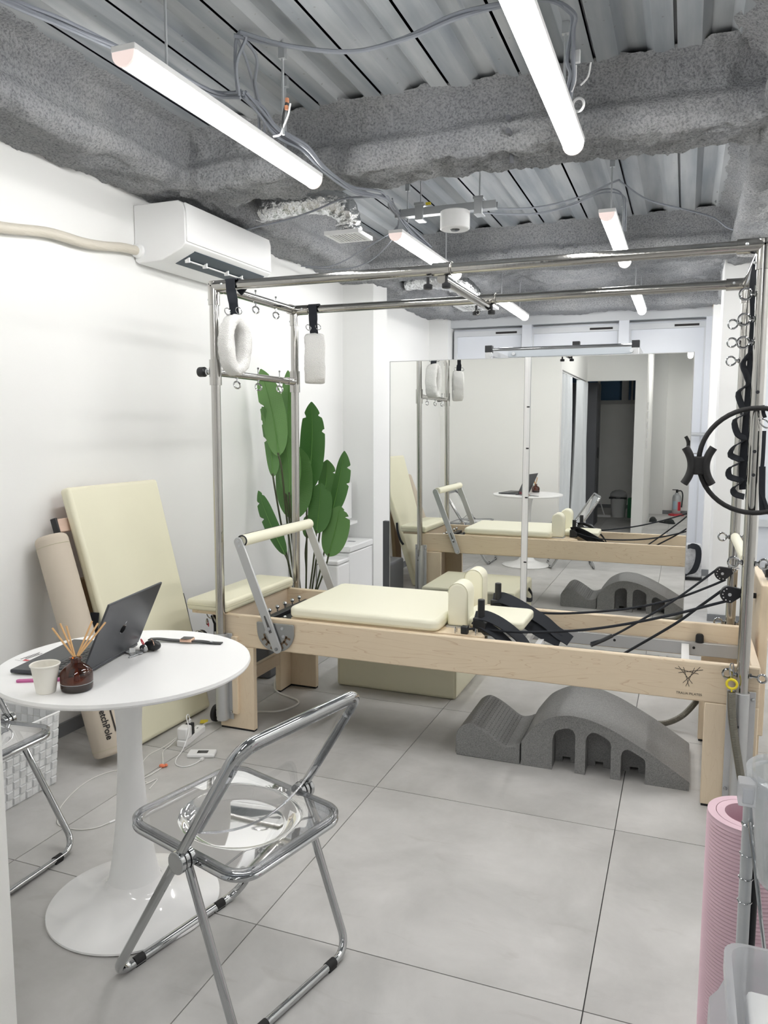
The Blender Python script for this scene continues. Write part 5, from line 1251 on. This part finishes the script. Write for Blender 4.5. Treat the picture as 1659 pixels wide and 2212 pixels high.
build('cord', MB().tube([tuple(pb+V((0, 0, .013))), (-2.03, 2.93, .008), (-1.985, 3.0, .006), (-1.93, 3.10, .005), (-1.886, 3.15, .005), (-1.80, 3.19, .005), (-1.757, 3.29, .005), (-1.78, 3.36, .005), (-1.93, 3.43, .005), (-1.99, 3.50, .02), (-2.02, 3.6, .08)], .0045, 8, sub=6), M_wcable, ps)
build('warning_tag', MB().box(-2.075, -2.04, 2.93, 2.97, .004, .006, Matrix.Rotation(.5, 3, 'Z')), M_yellow, ps)
ad1 = solo('wall_adapter', obx(pa+dd*.035, .026, .024, .0275, .082), M_white, 'round-cornered white plug adapter in the power strip', 'adapter', bevel=.008, seg=3)
ad2 = solo('usb_charger', obx(pa+dd*.085, .012, .016, .0275, .078), M_black, 'small black charger plugged in beside the white adapter', 'charger', bevel=.002)
c0 = pa+dd*.085
uc = thing('charging_cable', 'white charging cable arching from the black charger to the pocket router', 'cable', (c0.x, c0.y, .0))
build('plug', obx(c0, .006, .004, .0785, .095), M_white, uc, bevel=.001)
build('cord', MB().tube([tuple(c0+V((0, 0, .095))), tuple(c0+V((.0, -.008, .118))), tuple(c0+V((.005, -.03, .115))), (-1.955, 2.69, .07), (-1.945, 2.63, .015), (-1.93, 2.565, .003), (-1.90, 2.52, .003), (-1.855, 2.51, .003), (-1.828, 2.545, .005), (-1.822, 2.585, .008)], .0022, 8, sub=8), M_white, uc)
build('plug', MB().box(-1.828, -1.816, 2.582, 2.598, .004, .012), M_white, uc)
ro = thing('pocket_router', 'small white pocket router with a dark screen lying on the floor', 'router', (-1.85, 2.63, 0))
rc_ = V((-1.853, 2.636, 0)); rd = V((.115, .045, 0)).normalized(); rpp = V((-rd.y, rd.x, 0))
build('body', obx(rc_, .058, .030, .0, .016, rd, rpp), M_white, ro, bevel=.006, seg=3)
build('screen', obx(rc_+rd*.004, .022, .013, .016, .0168, rd, rpp), M_screen, ro)
cable('charging_cable', 'white cable with an orange clip running from the adapter towards the table base', [(-2.0, 2.70, .05), (-2.03, 2.66, .01), (-2.027, 2.603, .003), (-1.98, 2.54, .003), (-1.937, 2.478, .003), (-1.934, 2.416, .003), (-1.938, 2.336, .003), (-1.90, 2.22, .003), (-1.82, 2.10, .003)], .0022, M_wcable)
cable('charging_cable', 'second white cable running beside the one with the orange clip', [(-2.005, 2.695, .045), (-2.05, 2.64, .006), (-2.06, 2.55, .003), (-2.02, 2.44, .003), (-1.98, 2.36, .003), (-1.93, 2.30, .003), (-1.90, 2.33, .003), (-1.885, 2.38, .003), (-1.86, 2.30, .003)], .002, M_wcable)
solo('cable_clip', MB().sph((-1.936, 2.478, .008), .009, 12, (1.6, 1, .8)).sph((-1.925, 2.488, .008), .008, 12, (1, 1, .8)), M_orange, 'small orange clip on the white cable', 'clip')
cable('loose_cable', 'thin grey-white cable curling on the floor between the basket and the table base', [(-1.90, 2.34, .003), (-2.0, 2.37, .003), (-2.075, 2.393, .003), (-2.12, 2.33, .003), (-2.125, 2.24, .003), (-2.101, 2.143, .003), (-2.06, 2.05, .003), (-2.01, 1.99, .003), (-1.973, 1.965, .003), (-1.90, 1.965, .003), (-1.85, 1.995, .003), (-1.827, 2.045, .003)], .0018, M_wcable)
solo('cable_plug', MB().cyl((-1.827, 2.042, .0035), (-1.82, 2.062, .0035), .0035, 8).cyl((-1.82, 2.062, .0035), (-1.818, 2.07, .0035), .002, 8), M_white, 'white plug on the free end of the loose cable', 'plug')

# ================================================================ PLANT
from math import sin, cos
ptl = thing('potted_plant', 'tall green broad-leaved plant in the corner behind the bed', 'plant', (-2.26, 4.42, 0))
build('pot', MB().lathe((-2.26, 4.42, 0), [(.11, 0), (.125, .02), (.15, .24), (.155, .25), (.145, .25), (.135, .22), (0, .22)], 40), M_white, ptl)
build('soil', MB().lathe((-2.26, 4.42, .2), [(.136, 0), (.13, .022), (0, .026)], 30), M_stem, ptl)
def w_at(px, py_, Y_):   # photograph measurement -> metres in the plane y = Y_ (survey data of the leaves)
    d = fw+rt*((px-PCX)/F)-up*((py_-PCY)/F); return V((0, 0, 1.38))+d*(Y_/d.y)
def leaf(base, tip, wpx, Y_, bend=.06, tears=(), shade=0, lean=0., fold=.15, stemto=None, wl=1., wr=1.):
    B, Tp = w_at(*base, Y_), w_at(*tip, Y_-lean); ax = Tp-B; L_ = ax.length; d = ax.normalized()
    view = V((0, -1, 0)); sd = d.cross(view).normalized(); nrm = sd.cross(d).normalized()
    Wm = wpx/2*(Y_/1664)*1.06; nv, nu = 36, 8; vs = []; uv = []
    for j in range(nv+1):
        v = j/nv
        e9 = (.42-v)/.42 if v < .42 else (v-.42)/.58
        wv = max(.015, (1-e9**2.6))**(.55 if v < .42 else .72)
        c_ = B+d*(L_*v)+nrm*(-bend*sin(PI*v)*L_)
        for i in range(-nu, nu+1):
            u = i/nu; ww = Wm*wv*(wl if u < 0 else wr)
            for (tv, ts, td) in tears:
                if (u > 0) == (ts > 0) and abs(u) > 1-td:
                    dvv = v-tv
                    if 0 <= dvv < .045: ww *= 1-(1-dvv/.045)*(abs(u)-(1-td))/td*.55
            up2 = abs(u)*Wm*wv
            p = c_+sd*u*ww+d*(up2*.30)*min(1, (1-v)*4)*min(1, v*3+.2)+nrm*(-fold*up2)
            vs.append(p); uv.append((u*.5+.5, v*3+abs(u)*.35))
    n = 2*nu+1; fs = [(j*n+i, j*n+i+1, (j+1)*n+i+1, (j+1)*n+i) for j in range(nv) for i in range(n-1)]
    lf = build('leaf', MB().add(vs, fs), M_leaf, ptl, smooth=80, uv=uv, recalc=False)
    rp2 = [B+d*(L_*v/12)+nrm*(-bend*sin(PI*v/12)*L_+.002) for v in range(0, 12)]
    build('midrib', MB().tube(rp2, [.0045*(1-.07*k) for k in range(12)], 6), M_rib, lf)
    sx_ = stemto or (-2.26+(B.x+2.2)*.25, 4.42+(Y_-4.42)*.3, .22)
    mid = (B+V(sx_))/2; mid.x = B.x*.55+sx_[0]*.45
    build('stem', MB().tube([B+d*.02, B, B-d*.10 if B.z > .6 else B-d*.05, mid, sx_], .006, 6, sub=4), M_stem, ptl)
R1, R2 = ((.30, 1, .35), (.52, 1, .3)), ((.35, -1, .4), (.6, -1, .35), (.8, -1, .3))
leaf((602, 985), (563, 797), 62, 4.20, tears=((.55, -1, .5), (.85, 1, .4)), wr=1.1, fold=.05)
leaf((612, 980), (622, 800), 46, 4.34, tears=((.7, 1, .3),))
leaf((590, 1030), (566, 878), 38, 4.22, tears=((.75, -1, .5), (.5, -1, .5)), fold=.4)
leaf((664, 1062), (673, 868), 64, 4.42, tears=((.8, -1, .3), (.82, 1, .3), (.62, 1, .2)), fold=.05)
leaf((625, 1070), (614, 936), 60, 4.27, tears=((.9, 1, .2),))
leaf((634, 1122), (628, 955), 96, 4.36, fold=.08, bend=.03)
leaf((699, 1075), (707, 993), 42, 4.50, tears=((.6, 1, .4),))
leaf((716, 1112), (744, 974), 44, 4.48, tears=((.45, 1, .5), (.72, 1, .5)), wl=.7, wr=1.1, bend=.03)
leaf((683, 1152), (693, 1043), 60, 4.38, tears=((.85, 1, .4),), bend=.03)
leaf((709, 1202), (735, 1093), 64, 4.40, tears=((.75, 1, .5), (.9, 1, .5)), bend=.03)
leaf((616, 1198), (558, 1060), 42, 4.22, tears=((.55, -1, .6), (.8, -1, .5), (.9, 1, .4)), bend=-.05, wl=1.0, wr=.9)
leaf((663, 1162), (668, 1112), 34, 4.44)

# ================================================================ white bins by the pillar
b1 = thing('lidded_bin', 'large white lidded box bin against the left wall before the pillar', 'bin', (-2.42, 5.40, 0))
build('body', MB().box(WX+.01, -2.30, 5.19, 5.64, 0, .445), M_white, b1, bevel=.008)
build('lid', MB().box(WX+.008, -2.295, 5.185, 5.645, .45, .498), M_white, b1, bevel=.008)
build('badge', MB().box(-2.42, -2.36, 5.42, 5.45, .498, .500), M_base, b1)
b2 = thing('small_bin', 'small white lidded bin in front of the large one', 'bin', (-2.39, 5.13, 0))
build('body', MB().box(-2.462, -2.29, 4.96, 5.17, 0, .39), M_gloss, b2, bevel=.012)
build('lid', MB().box(-2.464, -2.288, 4.958, 5.172, .393, .425), M_gloss, b2, bevel=.010)
b3 = thing('white_cabinet', 'tall white appliance panel standing behind the plant', 'cabinet', (-2.50, 5.1, 0))
build('body', MB().box(WX+.004, -2.47, 4.72, 5.18, 0, .86), M_gloss, b3, bevel=.006)
build('shelf', MB().box(WX+.004, -2.42, 5.30, 5.62, .62, .64), M_white, b3)
b4 = solo('wall_box', MB().box(WX+.002, -2.46, 5.30, 5.60, .66, .95), M_white, 'white box fixed to the wall above the large lidded bin', 'box', bevel=.004)

# black bag/cable box under the left of the bed
solo('storage_case', MB().box(-2.32, -2.08, 3.60, 4.02, 0, .34), M_locker, 'black storage case on the floor behind the left end of the bed', 'case', bevel=.02, seg=3)

# bag at right of the mirror
bg = thing('tote_bag', 'crinkled silver bag with a black strap leaning behind the right end of the mirror', 'bag', (.11, 7.5, 0))
build('body', MB().hexa([(.0, 7.45, .02), (.185, 7.45, .02), (.185, 7.60, .02), (0, 7.60, .02)], [(-.02, 7.44, .33), (.175, 7.44, .33), (.175, 7.55, .33), (-.02, 7.55, .33)]), M_bag, bg, bevel=.015)
build('strap', MB().ribbon([(.06, 7.41, .31), (.10, 7.40, .32), (.145, 7.39, .30), (.15, 7.39, .20), (.12, 7.40, .10), (.06, 7.42, .05), (.0, 7.43, .03)], (1, 0, .5), .05, .006), M_web, bg)
build('base', MB().box(.0, .19, 7.44, 7.61, 0, .022), M_black, bg)

# ================================================================ foreground right: mat, rack, tubs
mc = V((.150, 1.628)); 
mat_ = thing('rolled_mat', 'rolled pink ribbed exercise mat standing upright at the lower right', 'exercise mat', (mc.x, mc.y, 0))
zs_ = [0]+[.004+i*.004 for i in range(152)]+[.614]
turns = 2.15; na = 150; vs = []; th_ = .0155
def spiral(a): return .030+th_*1.08*a/(2*PI)+.004
prof_o = []
for i in range(na+1):
    a = 2*PI*turns*i/na; prof_o.append((a, spiral(a)))
sec = []
for z in zs_:
    rdg = .0013*(0 if z in (0, .614) else (1 if int(round(z/.004)) % 2 else -1))
    ring = []
    for a, r_ in prof_o: ring.append((cos(a+5.0)*(r_+th_+rdg), sin(a+5.0)*(r_+th_+rdg)))
    for a, r_ in prof_o[::-1]: ring.append((cos(a+5.0)*r_, sin(a+5.0)*r_))
    sec.append(ring)
n = len(sec[0]); vs = [(mc.x+p[0], mc.y+p[1], z) for ring, z in zip(sec, zs_) for p in ring]
fs = [(j*n+i, j*n+(i+1) % n, (j+1)*n+(i+1) % n, (j+1)*n+i) for j in range(len(zs_)-1) for i in range(n)]
h_ = na+1
for j in (0, len(zs_)-1):
    for i in range(na): fs.append((j*n+i, j*n+i+1, j*n+(n-2-i), j*n+(n-1-i)))
build('mat_roll', MB().add(vs, fs), M_pink, mat_, smooth=60)

rk = thing('wire_rack', 'chrome wire rack post and shelf holding plastic tubs at the lower right', 'rack', (.13, 1.24, 0))
build('post', MB().cyl((.119, 1.30, 0), (.119, 1.30, .80), .0095, 20), M_zinc, rk, smooth=60)
build('post_band', MB().cyl((.133, 1.31, .30), (.133, 1.31, .80), .006, 12), M_black, rk)
build('post_ring', MB().torus((.122, 1.297, .752), (0, 0, 1), .0125, .0022).torus((.119, 1.30, .70), (0, 0, 1), .0105, .001).torus((.119, 1.30, .66), (0, 0, 1), .0105, .001).torus((.119, 1.30, .62), (0, 0, 1), .0105, .001), M_chrome, rk)
build('post', MB().cyl((.119, .86, 0), (.119, .86, .80), .0095, 20), M_zinc, rk, smooth=60)
build('post', MB().cyl((.50, 1.30, 0), (.50, 1.30, .80), .0095, 20), M_zinc, rk, smooth=60)
build('brace', MB().cyl((.119, 1.285, .760), (.140, 1.13, .600), .0028, 8).cyl((.125, 1.285, .745), (.136, 1.17, .630), .0022, 8), M_chrome, rk)
sh = MB()
for z in (.50, .02+.08):
    sh.cyl((.119, .86, z), (.119, 1.30, z), .004, 8).cyl((.50, .86, z), (.50, 1.30, z), .004, 8).cyl((.119, 1.30, z), (.50, 1.30, z), .004, 8).cyl((.119, .86, z), (.50, .86, z), .004, 8)
    for i in range(14): sh.cyl((.119+.0, .88+i*.03, z+.004), (.50, .88+i*.03, z+.004), .0018, 6)
sh.cyl((.119, 1.30, .72), (.50, 1.30, .72), .003, 8)
build('shelf', sh, M_chrome, rk)
def tub(root, x0, x1, y0, y1, z0, z1, mat, t=.003, fl_=.006, rim=.012, r=.02):
    o_ = rrect(x0, x1, y0, y1, r, 5); n = len(o_); cx, cy = (x0+x1)/2, (y0+y1)/2
    def ring(s_, z): return [(cx+(p[0]-cx)*s_, cy+(p[1]-cy)*s_, z) for p in o_]
    R_ = [ring(.90, z0), ring(.93, z0+.004), ring(1.0, z1-.03), ring(1.0, z1-.028), ring(1.0+rim/(x1-x0), z1-.026), ring(1.0+rim/(x1-x0), z1), ring(1.0-.02, z1), ring(.98, z1-.03), ring(.90, z0+.006)]
    vs = [p for q in R_ for p in q]; fs = [(j*n+i, j*n+(i+1) % n, (j+1)*n+(i+1) % n, (j+1)*n+i) for j in range(len(R_)-1) for i in range(n)]+[tuple(range(n-1, -1, -1)), tuple((len(R_)-1)*n+i for i in range(n))]
    return build('tub', MB().add(vs, fs), mat, root, smooth=40)
t1 = thing('storage_tub', 'frosted white plastic tub holding white items at the bottom right corner', 'tub', (.2, .98, .508))
tub(t1, .083, .40, .905, 1.10, .508, .672, M_frost, r=.025)
build('grip', MB().prism([(.058, .53), (.085, .515), (.085, .645), (.078, .648), (.070, .628), (.060, .615)], 'y', .95, 1.06), M_frost, t1, bevel=.006)
t1b = thing('tissue_pack', 'white packs standing inside the frosted tub', 'pack', (.2, 1.0, .52))
build('pack', MB().box(.105, .20, .93, 1.06, .516, .638), M_white, t1b, bevel=.006)
build('pack', MB().box(.205, .36, .93, 1.07, .516, .65), M_white, t1b, bevel=.006)
t2 = thing('clear_cup', 'clear plastic container with a square clip handle above the pink mat', 'container', (.18, 1.2, .70))
build('bowl', MB().lathe((.178, 1.22, .70), [(0, .0), (.045, .002), (.052, .01), (.068, .165), (.074, .168), (.074, .178), (.066, .178), (.05, .014), (0, .008)], 40), M_clear, t2, smooth=50)
build('clip', MB().box(.092, .115, 1.17, 1.20, .838, .872).box(.097, .112, 1.168, 1.172, .843, .867), M_frost, t2, bevel=.003)
build('stand', MB().cyl((.178, 1.22, .504), (.178, 1.22, .702), .028, 20), M_clear, t2)
for i in range(3): build('utensil', MB().cyl((.16+i*.018, 1.20+.01*i, .71), (.15+i*.025, 1.19+.012*i, .86), .004, 8), M_frost, t2)

# ================================================================ behind the camera, seen in the mirror
def curtain(x, y0, y1, z0, z1, lab, seed):
    vs = []; nu, nv = 80, 14
    for j in range(nv+1):
        v = j/nv; z = z0+(z1-z0)*v
        for i in range(nu+1):
            u = i/nu; y = y0+(y1-y0)*u; amp = .045+.02*sin(v*2+seed)
            vs.append((x+amp*sin(u*PI*7+seed+.5*sin(v*3))+.008*sin(u*31+v*2), y+.01*sin(v*4+u*9), z))
    mb = MB().add(vs, [(j*(nu+1)+i, j*(nu+1)+i+1, (j+1)*(nu+1)+i+1, (j+1)*(nu+1)+i) for j in range(nv) for i in range(nu)])
    o = solo('curtain', mb, M_curtain, lab, 'curtain', 'curtains of the changing corner', recalc=False, smooth=80)
    so = o.modifiers.new('solid', 'SOLIDIFY'); so.thickness = .003
    return o
curtain(-1.285, .30, .93, .02, 1.955, 'light grey curtain of the changing corner, nearer panel in the mirror', 0)
curtain(-1.235, -.95, -.25, .02, 1.955, 'light grey curtain of the changing corner, farther panel in the mirror', 2)
solo('curtain_rail', MB().cyl((-1.26, -1.19, 1.972), (-1.26, .99, 1.972), .008, 10), M_white, 'white curtain rail above the grey curtains seen in the mirror', 'rail')
lk = thing('dark_locker', 'tall dark grey locker inside the doorway reflected in the mirror', 'locker', (-1.4, -1.95, 0))
build('body', MB().box(-1.62, -1.16, -2.2, -1.7, 0, 2.0), M_locker, lk, bevel=.004)
build('door_line', MB().box(-1.161, -1.158, -1.96, -1.95, .02, 1.98), M_black, lk)
build('handle', MB().box(-1.159, -1.142, -1.92, -1.905, .95, 1.10), M_black, lk)
# waste bins and mop
wb = thing('waste_bin', 'white waste bin with a plastic liner in the doorway reflected in the mirror', 'bin', (-.93, -3.05, 0))
build('body', MB().lathe((-.93, -3.05, 0), [(0, 0), (.10, 0), (.125, .28), (.13, .29), (.12, .29), (.1, .02), (0, .02)], 28), M_white, wb)
build('liner', MB().sph((-.93, -3.05, .34), .12, 14, (1.1, 1, .7)), M_frost, wb)
build('dark_lid', MB().box(-1.07, -.81, -3.11, -2.95, .285, .31), M_black, wb)
solo('green_bin', MB().box(-.79, -.62, -3.15, -2.95, 0, .30), M_gbin, 'green box bin beside the white waste bin in the mirror', 'bin', bevel=.01)
mo = thing('floor_mop', 'white floor mop leaning by the waste bin in the mirror', 'mop', (-1.12, -2.95, 0))
build('head', MB().box(-1.24, -1.03, -3.0, -2.90, 0, .03), M_white, mo, bevel=.005)
build('handle', MB().cyl((-1.13, -2.95, .03), (-1.36, -3.1, .66), .010, 10), M_white, mo)
# slippers
for i, (x, y, a, l_) in enumerate(((-.40, -2.62, .4, 'dark clog slipper on the floor in the mirror, left one'), (-.20, -2.45, -.5, 'dark clog slipper on the floor in the mirror, right one'))):
    r_ = thing('slipper', l_, 'slipper', (x, y, 0), 'dark slippers')
    Rm = Matrix.Translation(V((x, y, 0))) @ Matrix.Rotation(a+1.2, 4, 'Z')
    build('sole', MB().prism(rrect(-.13, .13, -.05, .05, .045, 6), 'z', 0, .02).xf(Rm), M_slip, r_, bevel=.004)
    build('upper', MB().sph((.04, 0, .02), .05, 16, (1.7, 1, 1.1)).xf(Rm), M_slip, r_, smooth=60)
# fire extinguisher
fe = thing('fire_extinguisher', 'silver and red fire extinguisher on a red stand reflected in the mirror', 'fire extinguisher', (-.09, -3.58, 0))
ec = (-.09, -3.58, .03)
build('cylinder', MB().lathe(ec, [(0, 0), (.062, .0), (.066, .01), (.066, .25), (.055, .29), (.03, .31), (.025, .33), (0, .33)], 36), M_ext, fe)
build('label_panel', MB().add([(ec[0]+.0668*cos(a), ec[1]+.0668*sin(a), z) for z in (.08, .22) for a in [math.radians(25+i*6) for i in range(9)]], [(i, i+1, 9+i+1, 9+i) for i in range(8)]), M_red, fe)
build('label_blue', MB().add([(ec[0]+.0668*cos(a), ec[1]+.0668*sin(a), z) for z in (.10, .23) for a in [math.radians(92+i*6) for i in range(9)]], [(i, i+1, 9+i+1, 9+i) for i in range(8)]), pm('pale_blue_label', (.45, .6, .7), .5), fe)
build('valve', MB().cyl((ec[0], ec[1], .36), (ec[0], ec[1], .40), .018, 14).box(ec[0]-.07, ec[0]+.02, ec[1]-.012, ec[1]+.012, .40, .412), M_black, fe)
build('hose', MB().tube([(ec[0], ec[1], .385), (ec[0]+.06, ec[1], .39), (ec[0]+.085, ec[1], .33), (ec[0]+.08, ec[1], .2), (ec[0]+.075, ec[1], .13)], .010, 10, sub=5), M_black, fe)
build('stand', MB().lathe((ec[0], ec[1], 0), [(0, 0), (.12, 0), (.115, .02), (.075, .03), (0, .03)], 32), M_red, fe)
# adhesive hooks on partition
tp = thing('paper_strips', 'white paper strips taped to the end wall reflected in the mirror', 'paper strips', (-.485, -1.67, 1.1))
for i, z in enumerate((1.10, 1.24, 1.36, 1.50, 1.62)): build('strip', MB().box(-.489, -.482, -1.72-.02*(i % 2), -1.63-.02*(i % 2), z, z+.10), M_white, tp)
